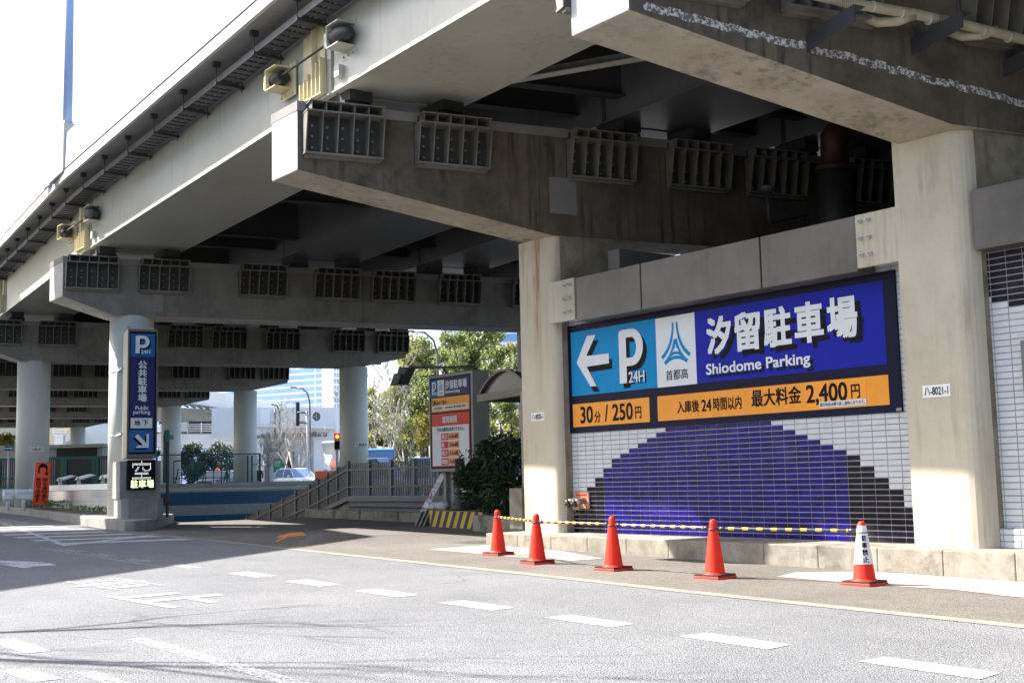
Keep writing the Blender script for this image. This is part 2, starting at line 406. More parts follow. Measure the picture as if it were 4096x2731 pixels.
# ================================================================ SETTING
EDGE = [(60, 9.45), (-5.6, 9.53), (-9.45, 9.62), (-13, 9.80), (-19.2, 10.03), (-23.3, 10.25), (-27, 10.33), (-29, 10.36)]
ISL = [(-33.46, 10.88), (-41.15, 12.0), (-49.14, 12.75), (-70, 15.2), (-110, 20.5)]
g = MB()
def gq(x0, x1, y0, y1): g.poly([(x0, y0, gz(x0)-.004), (x1, y0, gz(x1)-.004), (x1, y1, gz(x1)-.004), (x0, y1, gz(x0)-.004)])
for x0, x1 in ((-900, -110), (-110, -54.5), (-33, 60), (60, 500)): gq(x0, x1, -500, 700)
gq(-54.5, -45, -500, 13.5); gq(-54.5, -45, 28, 700); gq(-45, -33, -500, 13.5); gq(-45, -33, 20.5, 700)
g.build('ground', 'far_ground', kind='structure')
def sheet(name, pts, mat, h, kind='structure', brk=(60, -33)):
    b = MB(); b.poly([(x, y, gz(x)+h) for x, y in pts]); return b.build(name, mat, kind=kind)
b = MB(); L = EDGE+ISL
for (x0, y0), (x1, y1) in zip(L, L[1:]):
    b.poly([(x0, -60, gz(x0)+.004), (x0, y0, gz(x0)+.004), (x1, y1, gz(x1)+.004), (x1, -60, gz(x1)+.004)])
b.build('road', 'road_asphalt', kind='structure')
b = MB()
for (x0, y0), (x1, y1) in zip(EDGE, EDGE[1:]):
    f0, f1 = (13.02 if x0 > -18.9 else 18), (13.02 if x1 > -18.9 else 18)
    if f1 > f0: f0 = f1 if x0 < -18 else f0
    b.poly([(x0, y0, gz(x0)+.004), (x0, f0, gz(x0)+.004), (x1, f1, gz(x1)+.004), (x1, y1, gz(x1)+.004)])
b.poly([(-29, 10.36, gz(-29)+.004), (-33, 10.5, gz(-33)+.004), (-33, 18, gz(-33)+.004), (-29, 18, gz(-29)+.004)])
b.poly([(-18.4, 13.02, gz(-18.4)+.004), (-18.4, 20, gz(-18.4)+.004), (-19.2, 18, gz(-19.2)+.004), (-19.2, 13.02, gz(-19.2)+.004)])
b.build('pavement', 'apron_asphalt', kind='structure')
b = MB()
for (x0, y0), (x1, y1) in zip(EDGE, EDGE[1:]):
    b.poly([(x0, y0-.08, gz(x0)+.009), (x0, y0+.13, gz(x0)+.009), (x1, y1+.13, gz(x1)+.009), (x1, y1-.08, gz(x1)+.009)])
b.build('gutter', 'gutter_strip', kind='structure')
sheet('pavement_patch', [(-17.78, 11.66), (-17.9, 13.0), (-15.67, 12.85), (-13.88, 12.2), (-13.95, 11.64), (-15.5, 11.55)], 'pale_patch', .009)
sheet('pavement_patch', [(-10.07, 11.66), (-10.3, 12.3), (-9.66, 12.98), (-5.2, 12.98), (-5.2, 11.4), (-7.02, 11.56), (-7.7, 11.75), (-8.6, 11.6)], 'pale_patch', .009)
# ramp down to the parking
b = MB(); zf = gz(-33)
b.poly([(-33, 13.2, zf), (-33, 20.6, zf), (-36, 20.6, zf-.25), (-36, 13.2, zf-.25)]); b.poly([(-36, 13.2, zf-.25), (-36, 28, zf-.25), (-56, 28, -3.1), (-56, 13.2, -3.1)])
b.build('ramp', 'apron_asphalt', kind='structure')
# kerb ledge under the tiled wall
b = MB()
for i, x in enumerate([-17.95+.93*k for k in range(33)]):
    x1 = min(x+.925, 12.)
    b.prism([(x, 12.99, gz(x)-.1), (x1, 12.99, gz(x1)-.1), (x1, 14.6, gz(x1)-.1), (x, 14.6, gz(x)-.1)], 0, pts2=[(x, 13.0, .245), (x1, 13.0, .245), (x1, 14.6, .245), (x, 14.6, .245)])
b.build('kerb', 'kerb_concrete', bevel=.012, kind='structure')
# kerbed island with planting soil
nose = [(-29.02, 10.37), (-28.86, 10.55), (-28.95, 10.85), (-29.4, 11.2), (-30.5, 11.85), (-31.9, 12.6), (-33.3, 13.3)]
ring = [(-70, 15.2), (-49.14, 12.75), (-41.15, 12.0), (-36.2, 11.25), (-33.46, 10.88), (-31.6, 10.62)]+nose+[(-36, 13.5), (-70, 16.6)]
b = MB(); b.prism([(x, y, gz(x)-.15) for x, y in ring], 0, pts2=[(x, y, gz(x)+(.27 if x > -32 else .24)) for x, y in ring])
b.build('island', 'plinth_concrete', bevel=.03, kind='structure')
b = MB(); b.poly([(x, y, gz(x)+h) for x, y, h in ((-32.6, 11.25, .262), (-34.5, 12.5, .262), (-50, 13.3, .262), (-50, 13.05, .262), (-41, 12.2, .262), (-36, 11.5, .262))])
flat('soil', (.07, .06, .045), .95, .4, 9., bump=.6); b.build('soil', 'soil', kind='structure')
# ---- road markings
def marks(name, quads, mat, h=.009):
    b = MB()
    for q in quads: b.poly([(x, y, gz(x)+h) for x, y in q])
    return b.build(name, mat, kind='structure')
for k in range(10):
    x = -15.85+1.735*k
    marks('lane_dash', [[(x, 7.10), (x, 7.40), (x+.90, 7.38), (x+.94, 7.08)]], 'marking_white' if k else 'marking_mid')
for k in range(4):
    x = -18.0-1.735*k; marks('lane_dash', [[(x, 7.02), (x, 7.26), (x+.9, 7.28), (x+.94, 7.04)]], 'marking_faded')
st = []
for k in range(12):
    x = -24.94-1.62*k; yb = 7.6+.035*k*k*.6+.02*k; yt = 10.12 if k < 5 else 10.0+.13*(k-4)
    st.append([(x, yb), (x-.55, yb), (x-.05-.5+.6, yt), (x+.10+.6, yt)])
marks('hatch_marking', st, 'marking_white')
marks('hatch_outline', [[(-24.3, 7.5), (-24.6, 7.5), (-27.0, 10.16), (-26.5, 10.16)], [(-24.3, 7.5), (-24.3, 7.62), (-44, 11.0), (-44, 10.88)]], 'marking_white', .0095)
marks('turn_arrow', [[(-19.1, 5.30), (-20.7, 5.22), (-20.7, 5.40), (-19.1, 5.44)], [(-20.05, 4.85), (-20.05, 5.9), (-21.5, 5.32)], [(-20.3, 5.3), (-19.3, 5.45), (-19.3, 5.85), (-19.8, 5.9)]], 'marking_white')
marks('lane_line', [[(-24, 6.93), (-24, 7.02), (-17.7, 6.92), (-17.7, 6.83)]], 'marking_faded')
marks('lane_line', [[(-10.2, 3.68), (-10.2, 3.83), (40, 3.98), (40, 3.83)]], 'marking_faded')
marks('lane_dash', [[(-10.95, 2.78), (-10.95, 2.98), (-10.0, 3.0), (-10.0, 2.8)]], 'marking_white')
marks('lane_dash', [[(-9.25, 2.42), (-9.2, 2.6), (-8.6, 2.66), (-8.6, 2.46)]], 'marking_mid')
marks('lane_dash', [[(-8.75, 2.80), (-8.75, 2.93), (-8.0, 2.95), (-8.0, 2.82)]], 'marking_faded')
# worn lettering painted on the road, read across the lane
def roadtext(body, p0, ux, uy, w, h, mat, bold):
    v, f = glyphs(body, bold); ax, bx = min(p[0] for p in v), max(p[0] for p in v); ay, by = min(p[1] for p in v), max(p[1] for p in v)
    b = MB(); q = []
    for p in v:
        a, c = (p[0]-ax)/(bx-ax)*w, (p[1]-ay)/(by-ay)*h; x = p0[0]+ux[0]*a+uy[0]*c; y = p0[1]+ux[1]*a+uy[1]*c; q.append((x, y, gz(x)+.009+.0005*p[2]))
    b.add(q)
    for t in f: b.face(t)
    b.build('road_lettering', mat, kind='structure')
roadtext('止', (-13.95, 4.75), (.97, .06), (-.12, .99), 1.75, 1.0, 'marking_mid', .012)
roadtext('車', (-16.25, 4.85), (.97, .06), (-.12, .99), 1.75, .95, 'marking_faded', .012)
marks('ramp_arrow', [[(-22.0, 10.83), (-22.1, 10.95), (-24.0, 12.25), (-23.85, 12.0)], [(-23.3, 11.5), (-23.75, 12.45), (-25.1, 13.05), (-25.0, 12.7), (-24.2, 12.05)]], 'marking_orange')
rb = []
for k in range(13):
    a = k/12; x = -23.9+a*3.7; y = 12.75-a*2.5; rb.append([(x, y), (x-.16, y+.03), (x-.02, y+.22), (x+.14, y+.2)])
marks('rumble_strip', rb, 'marking_faded')
marks('lane_line', [[(-23.75, 12.9), (-23.8, 12.96), (-20.2, 15.9), (-20.1, 15.85)]], 'marking_faded')

# ================================================================ VIADUCT
ZT = {22: 7.49, 21: 7.48, 20: 7.483, 19: 7.30, 18: 7.30, 17: 7.30, 16: 7.28, 15: 7.25, 14: 7.2}
SC = {22: -3.2, 21: -11.118, 20: -19.263, 19: -33.75, 18: -47.5, 17: -61.3, 16: -75.1, 15: -88.9, 14: -102.7}
TE = {22: 7.6, 21: 6.44, 20: 4.80, 19: 2.12, 18: .33, 17: -1.3, 16: -2.85, 15: -4.3, 14: -5.7}
EP = {k: td(TE[k], SC[k], 0) for k in SC}
# steel bracket, built once round its own middle: x along the cap, y away from the cap face
bb = MB(); w = 1.35
bb.box(-w/2, w/2, 0, .02, -.70, .0, 1)
bb.prism([(-w/2, .02, -.025), (w/2, .02, -.025), (w/2, .34, -.025), (-w/2, .34, -.025)], (0, 0, .025))
bb.prism([(-w/2, .02, -.70), (w/2, .02, -.70), (w/2, .20, -.70), (-w/2, .20, -.70)], (0, 0, .03))
bb.box(-w/2+.03, w/2-.03, .0, .10, -.745, -.70)
for k in range(6):
    x = -w/2+.01+(w-.035)*k/5
    bb.prism([(x, .02, -.67), (x, .19, -.67), (x, .33, -.025), (x, .02, -.025)], (.018, 0, 0))
bb.box(-w/2, w/2-.06, 0, .30, .155, .175); bb.box(-w/2, w/2-.06, 0, .015, 0, .155, 1)
for k in range(6):
    x = -w/2+.03+(w-.14)*k/5; bb.box(x, x+.016, .015, .28, 0, .155)
for k in range(5):
    for z in (-.2, -.38, -.57): bb.tube([(-w/2+.16+.26*k, .02, z), (-w/2+.16+.26*k, .06, z)], .026, 6)
flat('bracket_back_shade', (.035, .033, .03), .7, .25, 3.)  # recess shade between the ribs put into the back plate colour
brm = bb.build('steel_bracket', ['bracket_steel', 'bracket_back_shade']); br_me = brm.data; bpy.data.objects.remove(brm)
ROT = math.atan2(-DV.y, -DV.x)
def bracket(pier, t, s, z, back=False):
    o = bpy.data.objects.new('steel_bracket', br_me); C.objects.link(o); o.parent = pier
    o.location = td(t, s, z)-Vector(pier.location); o.rotation_euler = (0, 0, ROT+(math.pi if back else 0)); return o
def cap(pier, k, prof, width, mat, trim=True):
    s = SC[k]; b = MB()
    near = [td(t, s, z) for t, z in prof]; far = []
    tmin, tmax = min(p[0] for p in prof), max(p[0] for p in prof)
    for t, z in prof: far.append(td(t-.236*width*(1 if t in (tmin, tmax) else .2), s-width, z))
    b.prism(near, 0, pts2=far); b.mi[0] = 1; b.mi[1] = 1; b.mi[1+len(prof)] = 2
    o = b.build('cap_beam', [mat, 'cap_face' if mat == 'cap_concrete' else 'cap_face_far', 'cap_end_sunlit'], pier, bevel=.02)
    if trim:
        zt = ZT[k]; b = MB(); b.prism([td(tmin-.005, s+.012, zt-.16), td(tmax, s+.012, zt-.16), td(tmax-.236*width, s-width-.012, zt-.16), td(tmin-.236*width-.008, s-width-.012, zt-.16)], (0, 0, .165)); b.build('flashing', 'patch_grey', pier)
    return o
def plate(pier, text, O, U, N, x0, x1, z0, z1):
    bd = Board(O, U, (0, 0, 1), N, pier); p = bd.rect('number_plate', x0, x1, z0, z1, 'plate_white', 1)
    mb = MB(); v, f = glyphs(text, .012); ax, bx = min(q[0] for q in v), max(q[0] for q in v); ay, by = min(q[1] for q in v), max(q[1] for q in v); dx, dz = (x1-x0)*.07, (z1-z0)*.16
    mb.add([bd.at(x0+dx+(q[0]-ax)/(bx-ax)*(x1-x0-2*dx), z0+dz+(q[1]-ay)/(by-ay)*(z1-z0-2*dz), 2+.1*q[2]) for q in v])
    for t in f: mb.face(t)
    mb.build('lettering', 'black_ink', p)
def colprism(x0, x1, y, t_len, z0, z1, mat, pier, rr=.2):
    """column with a road-facing front, sides running along the cap, rounded front right corner"""
    pts = [(x0+.03, y)]; cx = x1-rr
    dirn = DV
    for k in range(7):
        a = k/6; p0, p1, p2 = Vector((cx, y, 0)), Vector((x1, y, 0)), Vector((x1, y, 0))+dirn*rr
        q = p0*(1-a)**2+p1*2*a*(1-a)+p2*a*a; pts.append((q.x, q.y))
    e1 = Vector((x1, y, 0))+dirn*t_len; e0 = Vector((x0, y, 0))+dirn*t_len; pts += [(e1.x, e1.y), (e0.x, e0.y), (x0+dirn.x*.06, y+.06)]
    b = MB(); b.prism([(x, yy, z0) for x, yy in pts], (0, 0, z1-z0))
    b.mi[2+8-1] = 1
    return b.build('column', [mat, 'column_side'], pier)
def bolt_plate(pier, x0, x1, z0, z1, y, bolts, mat):
    b = MB(); b.box(x0, x1, y, y+.06, z0, z1); p = b.build('bracket_plate', mat, pier, bevel=.006)
    for x, z in bolts:
        b = MB(); b.tube([(x, y, z), (x, y-.03, z), (x, y-.031, z), (x, y-.06, z), (x, y-.061, z), (x, y-.09, z)], [.034, .034, .026, .026, .016, .016], 8, sm=False)
        b.build('bolt', 'galv', p)
# pier with square column between the two tiled walls
pr = thing('viaduct_pier', 'cream square pier between the two tiled walls, lifting a beam at top right', 'bridge pier', (-8.85, 14.0, .245))
colprism(-9.357, -8.35, 13.43, 1.3, .245, 5.50, 'column_cream_near', pr, .24)
cap(pr, 21, [(6.44, 6.25), (10.96, 5.415), (26, 5.415), (26, 7.48), (6.44, 7.48)], .95, 'cap_concrete', False)
bolt_plate(pr, -9.968, -9.30, 3.895, 4.614, 13.435, [(x, z) for x in (-9.888, -9.752) for z in (4.514, 4.287, 4.058)], 'column_cream_near')
plate(pr, 'ハ-8021-1', (0, 13.43, 0), (1, 0, 0), (0, -1, 0), -9.08, -8.69, 2.106, 2.258)
for t in (7.25, 9.12, 11.88, 13.9, 15.8): bracket(pr, t, SC[21], 7.21)
for t in (7.0, 9.0): bracket(pr, t-.2, SC[21]-.95, 7.30, True)
b = MB(); b.prism([td(6.5, SC[21]+.004, 6.30), td(11.6, SC[21]+.004, 5.80), td(11.6, SC[21]+.004, 5.86), td(6.5, SC[21]+.004, 6.38)], MV*.004)
t = NT('efflorescence'); t.col((.5, .5, .5)); t.set(t.b.inputs['Alpha'], t.ramp(t.noise(16., detail=8, rough=.8), .44, .56)); M['efflorescence'] = t.m
bb2 = MB(); st0 = None
for k in range(40):
    t0 = 6.62+.16*k; zc = 6.335-.102*(t0-6.6)*.9; j = rnd.uniform(-.02, .02)
    bb2.poly([td(t0, SC[21]+.006, zc-.05+j), td(t0+.16, SC[21]+.006, zc-.065+j), td(t0+.16, SC[21]+.006, zc+.03+j), td(t0, SC[21]+.006, zc+.045+j)])
bb2.build('lime_stain', 'efflorescence', pr)
# pier at the left end of the long sign
pr = thing('viaduct_pier', 'cream pier with a rust streak at the left end of the long blue sign', 'bridge pier', (-17.1, 14.2, .245))
colprism(-17.62, -16.60, 13.62, 1.25, .245, 5.52, 'column_cream', pr, .14)
cap(pr, 20, [(4.80, 6.32), (9.45, 5.50), (26, 5.50), (26, 7.483), (4.80, 7.483)], .92, 'cap_concrete')
bolt_plate(pr, -16.62, -15.90, 3.91, 4.64, 13.50, [(x, z) for x in (-16.155, -16.015) for z in (4.531, 4.295, 4.06)], 'column_cream_near')
plate(pr, 'ハ-8020-1', (0, 13.62, 0), (1, 0, 0), (0, -1, 0), -17.33, -16.96, 2.23, 2.375)
for t in (4.88, 6.83, 9.74, 11.82, 13.6, 15.97): bracket(pr, t+.675, SC[20], 7.27)
for t in (4.9, 6.85): bracket(pr, t+.475, SC[20]-.92, 7.27, True)
b = MB(); b.prism([td(t, SC[20]+.002, z) for t, z in ((9.39, 5.915), (9.925, 5.912), (9.925, 6.572), (9.39, 6.572))], MV*.004); b.build('repair_patch', 'patch_grey', pr)
# round-column piers going away
def round_pier(k, cols, label, soff, plates=(), brs=None, base=None, patch=None):
    s, te, zt = SC[k], TE[k], ZT[k]; p0 = td(cols[0][0], s-.55, 0)
    pr = thing('viaduct_pier', label, 'bridge pier', (p0.x, p0.y, gz(p0.x)+.2), 'round-column viaduct piers going away')
    for tc, zb in cols:
        c = td(tc, s-.55, 0); b = MB(); b.cyl((c.x, c.y), .575, zb, soff+.02, 48); b.build('column', 'column_grey', pr)
    tr = te+16.05; tl = te+1.28
    cap(pr, k, [(te, soff+.46), (tl, soff), (tr-1.9, soff), (tr, soff+.40), (tr, zt), (te, zt)], 1.1, 'pale_concrete')
    for off in (brs or (.0, 1.9, 4.75, 6.6, 8.25, 10.25, 13.0, 14.7)): bracket(pr, te+off+.70, s, zt-.17)
    for tc, z, text in plates:
        c = td(tc, s-.55, 0); plate(pr, text, c+MV*.578, DV, MV, -.14, .36, z, z+.17)
    if patch:
        b = MB(); a0, a1, z0, z1 = patch; b.prism([td(a0, s+.002, z0), td(a1, s+.002, z0), td(a1, s+.002, z1), td(a0, s+.002, z1)], MV*.004); b.build('repair_patch', 'patch_grey', pr)
    return pr
round_pier(19, [(3.95, .36), (16.1, .2)], 'nearest round-column pier, standing right behind the tall public parking sign', 5.77, brs=(.03, 1.88, 4.58, 6.71, 8.41, 10.49, 12.9, 14.7), patch=(4.42, 4.70, 5.91, 6.43))
round_pier(18, [(2.09, .4), (14.28, .2)], 'two-column pier whose left column stands behind the orange leaning sign', 5.84, ((2.09, 2.55, 'ハ-8018-1'), (14.28, 2.60, 'ハ-8018-2')), brs=(-.09, 1.8, 4.6, 6.42, 8.09, 10.18, 12.86, 14.74), patch=(14.75, 15.3, 5.93, 6.07))
round_pier(17, [(.5, .5), (12.7, .3)], 'two-column pier with its right column behind the green mesh fence, second beyond the parking sign', 5.88, ((12.85, 2.10, 'ハ-8017-2'),))
round_pier(16, [(-1.1, .5), (11.07, .3)], 'round pier with brown runs down its column, third beyond the tall parking sign', 5.95)
round_pier(15, [(-2.6, .5), (9.4, .3)], 'dark low crossbeam pier, fourth beyond the tall parking sign', 5.97)
round_pier(14, [(-4.2, .5), (7.85, .3)], 'farthest pier, its round column rising behind the louvred low building', 6.0)
# ---- deck: slab, edge beam, box girders
KS = [22, 21, 20, 19, 18, 17, 16, 15, 14]
xs = [Vector((30, EP[22].y-.2, 7.5))]+[Vector((EP[k].x, EP[k].y, ZT[k])) for k in KS]
xs.append(xs[-1]+(xs[-1]-xs[-2]))
dk = thing('viaduct_deck', 'grey steel expressway deck on box girders crossing overhead', 'viaduct', (0, 9, 7.4))
def loft(prof, mat, name, parent, pts=xs, bevel=0):
    b = MB(); rings = [b.add([(p.x, p.y+o, p.z+h) for o, h in prof]) for p in pts]; n = len(prof)
    for A, B in zip(rings, rings[1:]):
        for i in range(n): b.face((A[i], A[(i+1) % n], B[(i+1) % n], B[i]))
    b.face(rings[0]); b.face(rings[-1][::-1]); return b.build(name, mat, parent, bevel)
xe = xs
loft([(.84, 2.06), (.84, 2.30), (17.4, 2.30), (17.4, 2.06)], 'underdeck_shade', 'deck_slab', dk)
loft([(.0, 2.02), (.0, 2.28), (.84, 2.30), (.84, 2.06)], 'cantilever', 'cantilever_slab', dk)
loft([(-.075, 2.01), (-.075, 2.265), (.0, 2.265), (.0, 2.01)], 'parapet_white', 'edge_beam', dk)
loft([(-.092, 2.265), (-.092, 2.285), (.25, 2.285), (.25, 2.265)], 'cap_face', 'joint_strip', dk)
loft([(-.065, 2.285), (-.04, 3.25), (.16, 3.25), (.20, 2.285)], 'tower_white', 'parapet', dk)
loft([(17.4, 2.0), (17.4, 3.2), (17.6, 3.2), (17.6, 2.0)], 'parapet_white', 'edge_beam', dk)
def pier_x(k, y):
    s = SC[k]-.5; t = (y+.23*s)/.9732; return .23*t+.9732*s
GIR = ((.84, 3.08), (5.98, 8.1), (10.0, 12.1), (13.9, 15.9))
for gi, (o1, o2) in enumerate(GIR):
    for ka, kb in zip(KS, KS[1:]):
        a, c = EP[ka], EP[kb]
        ends = []
        for o in (o1, o2):
            xa, xb = pier_x(ka, a.y+o)-.06, pier_x(kb, c.y+o)+.06; ends.append((xa, xb, a.y+o, c.y+o))
        Ln = ends[0][0]-ends[0][1]; us = [0, Ln*.25, Ln*.5, Ln*.75, Ln]
        b = MB(); rings = []; lips = []
        for u in us:
            f = u/Ln; zt = ZT[ka]*(1-f)+ZT[kb]*f; up = .37
            q = [Vector((e[0]+(e[1]-e[0])*f, e[2]+(e[3]-e[2])*f, 0)) for e in ends]
            rings.append(b.add([(q[0].x, q[0].y, zt+up), (q[1].x, q[1].y, zt+up), (q[1].x, q[1].y, zt+2.065), (q[0].x, q[0].y, zt+2.065)]))
            lips.append([(q[0].x, q[0].y-.05, zt+up-.025), (q[1].x, q[1].y+.05, zt+up-.025), (q[1].x, q[1].y+.05, zt+up+.003), (q[0].x, q[0].y-.05, zt+up+.003)])
        for A, B in zip(rings, rings[1:]):
            for i in range(4): b.face((A[i], A[(i+1) % 4], B[(i+1) % 4], B[i]))
        b.face(rings[0]); b.face(rings[-1][::-1])
        lr = [b.add(q) for q in lips]
        for A, B in zip(lr, lr[1:]):
            for i in range(4): b.face((A[i], A[(i+1) % 4], B[(i+1) % 4], B[i]))
        b.face(lr[0]); b.face(lr[-1][::-1])
        gd = b.build('box_girder', 'girder_paint' if gi == 0 else 'girder_inner_shade', dk)
        if gi == 0 and ka in (21, 20, 19):
            # bolted splice cover on the web near the pier, cream stiffeners at the girder end
            end = ends[0][1]; y = ends[0][3]; zt = ZT[kb]
            if -50 < end < -10:
                b = MB(); b.box(end-1.1, end-.3, y-.015, y, zt+.75, zt+2.0); b.box(end-.62, end-.60, y-.12, y-.015, zt+.75, zt+2.0)
                for j in range(6): b.box(end-1.05+.15*j, end-1.03+.15*j, y-.13, y, zt+.42, zt+.75+.06*j)
                b.box(end-1.1, end-.25, y-.13, y, zt+.40, zt+.42)
                b.build('end_stiffener', 'girder_cream', gd)
for k in (21, 20, 19, 18, 17):
    for gi, (o1, o2) in enumerate(GIR):
        for o in (o1+.3, o2-.3):
            y = EP[k].y+o; x = pier_x(k, y); b = MB(); b.box(x-.3, x+.3, y-.28, y+.28, ZT[k]-.01, ZT[k]+.16); b.box(x-.38, x+.38, y-.22, y+.22, ZT[k]+.16, ZT[k]+.375); b.build('bearing', 'underdeck_shade', dk)
# cross frames between girders and two bracing angles under the near span
for ka, kb in zip(KS[:-1], KS[1:]):
    for o1, o2 in ((3.08, 5.98), (8.1, 10.0), (12.1, 13.9)):
        for f in (.06, .36, .64, .94):
            p = EP[ka].lerp(EP[kb], f); zt = ZT[ka]*(1-f)+ZT[kb]*f
            x1 = pier_x(ka, p.y+o1)*(1-f)+pier_x(kb, p.y+o1)*f; x2 = pier_x(ka, p.y+o2)*(1-f)+pier_x(kb, p.y+o2)*f
            b = MB(); b.prism([(x1, p.y+o1, zt+.75), (x2, p.y+o2, zt+.75), (x2, p.y+o2, zt+2.0), (x1, p.y+o1, zt+2.0)], (.03, 0, 0))
            b.prism([(x1-.12, p.y+o1, zt+.72), (x2-.12, p.y+o2, zt+.72), (x2+.15, p.y+o2, zt+.72), (x1+.15, p.y+o1, zt+.72)], (0, 0, .03)); b.build('cross_frame', 'underdeck_shade', dk)
for q in (((-17.0, 12.3, 8.1), (-12.4, 14.7, 8.1)), ((-14.4, 12.25, 8.1), (-12.0, 14.7, 8.1))):
    b = MB(); a, c = Vector(q[0]), Vector(q[1]); n = (c-a).cross(Vector((0, 0, 1))).normalized()*.11; b.prism([a-n, c-n, c+n, a+n], (0, 0, .02)); b.prism([a-n, c-n, c-n*.8, a-n*.8], (0, 0, .2)); b.build('bracing', 'girder_paint', dk)
# fall-prevention restrainers on the fascia girder web, each a steel box with a rubber end
def restrainer(x, z, y, flip):
    b = MB(); b.box(x-.25, x+.35, y-.02, y, z-.34, z+.28); b.box(x-.20, x+.20, y-.36, y-.02, z+.18, z+.20); b.box(x-.20, x+.20, y-.36, y-.02, z-.20, z-.18); b.box(x-.20, x-.18, y-.36, y-.02, z-.18, z+.18)
    b.box(x-.38, x-.20, y-.30, y-.06, z-.12, z+.12)
    for i in range(4):
        for dz in (-.28, .24): b.tube([(x-.2+.15*i, y-.02, z+dz), (x-.2+.15*i, y-.045, z+dz)], .022, 6)
    r = b.build('restrainer_box', 'girder_cream' if flip else 'girder_paint', dk)
    b = MB(); b.tube([(x-.16, y-.19, z), (x+.06, y-.19, z), (x+.30, y-.19, z-.02), (x+.36, y-.19, z-.03)], [.155, .155, .10, .05], 20) if not flip else b.tube([(x-.42, y-.18, z), (x-.30, y-.18, z), (x+.21, y-.18, z)], [.09, .12, .12], 18)
    b.build('rubber_cover', 'rubber', r)
for k in (20, 19):
    yy = EP[k].y+.84; xp = pier_x(k, yy); zt = ZT[k]
    restrainer(xp+.62, zt+1.15, yy, False); restrainer(xp-1.75, zt+1.07, yy+.03, True)
    b = MB(); b.tube([(xp-1.6, yy-.2, zt+1.07), (xp+.4, yy-.2, zt+1.15)], .022, 8); b.build('tie_rod', 'dark_steel', dk)
    b = MB(); b.prism([(xp+.25, yy-.015, zt+.55), (xp+.42, yy-.015, zt+.55), (xp+.42, yy-.015, zt+.74), (xp+.25, yy-.015, zt+.74)], (0, -.1, 0)); b.build('lifting_lug', 'girder_paint', dk)
# lamp pole with its pedestal on the deck edge
p = Vector((-32.7, 9.95, 9.5)); lp = thing('lamp_pole', 'tall pale blue pole rising from a white pedestal on the deck edge', 'light pole', p)
b = MB(); b.prism([(-33.35, 9.70, 9.42), (-32.1, 9.70, 9.52), (-32.1, 10.9, 9.6), (-33.35, 10.9, 9.6)], 0, pts2=[(-33.35, 9.70, 10.85), (-32.1, 9.70, 10.85), (-32.1, 10.8, 10.85), (-33.35, 10.8, 10.85)]); b.build('pedestal', 'pedestal_grey', lp, bevel=.02)
b = MB(); b.tube([(-32.6, 9.95, 10.85), (-32.6, 9.95, 19)], [.125, .09], 16); b.build('pole', 'pole_blue', lp)
b = MB(); b.cyl((-32.6, 9.95), .21, 10.85, 10.9, 16)
for i in range(4): b.cyl((-32.6+.14*math.cos(i*1.57+.8), 9.95+.14*math.sin(i*1.57+.8)), .028, 10.88, 11.0, 8)
b.build('base_plate', 'galv', lp)
sg = thing('panel_sign', 'pale blue panel seen edge-on beside the lamp pole pedestal', 'sign', (-34, 9.8, 9.6)); b = MB(); b.box(-34.35, -33.6, 9.82, 9.86, 9.5, 10.8); b.build('panel', 'pole_blue', sg); b = MB(); b.box(-33.62, -33.5, 9.74, 9.9, 10.2, 10.5); b.build('junction_box', 'galv', sg)
# cable tray hung under the deck edge
ct = thing('cable_tray', 'dark perforated cable tray hung under the deck edge', 'cable tray', (-20, 8.9, 8.4))
def trY(x):
    for p, q in zip(xe, xe[1:]):
        if q.x <= x <= p.x:
            f = (x-p.x)/(q.x-p.x); return p.y+(q.y-p.y)*f, p.z+(q.z-p.z)*f
    return xe[-1].y, xe[-1].z
b = MB(); X = [6-.5*i for i in range(150)]
for x0, x1 in zip(X, X[1:]):
    y0, z0 = trY(x0); y1, z1 = trY(x1)
    for o in (.27, .67): b.prism([(x0, y0+o, z0+1.64), (x1, y1+o, z1+1.64), (x1, y1+o, z1+1.77), (x0, y0+o, z0+1.77)], (0, .015, 0))
    for j in range(2):
        f = .25+.5*j; xx = x0+(x1-x0)*f; yy = y0+(y1-y0)*f; zz = z0+(z1-z0)*f
        b.prism([(xx-.085, yy+.28, zz+1.65), (xx+.085, yy+.28, zz+1.65), (xx+.085, yy+.67, zz+1.65), (xx-.085, yy+.67, zz+1.65)], (0, 0, .02))
b.build('tray', 'tray_steel', ct)
b = MB(); 
for o in (.34, .42, .51): b.tube([(x, trY(x)[0]+o, trY(x)[1]+1.70) for x in X[::4]], .022, 6)
b.build('cables', 'rubber', ct)
for i in range(28):
    x = 4.6-1.89*i; y, z = trY(x); b = MB()
    b.box(x-.035, x+.035, y+.19, y+.79, z+1.57, z+1.63); b.tube([(x, y+.21, z+1.54), (x, y+.21, z+2.02)], .012, 6); b.tube([(x, y+.75, z+1.50), (x, y+.75, z+2.05)], .012, 6); b.box(x-.05, x+.05, y+.14, y+.28, z+1.93, z+2.02)
    b.build('hanger', 'dark_steel', ct)

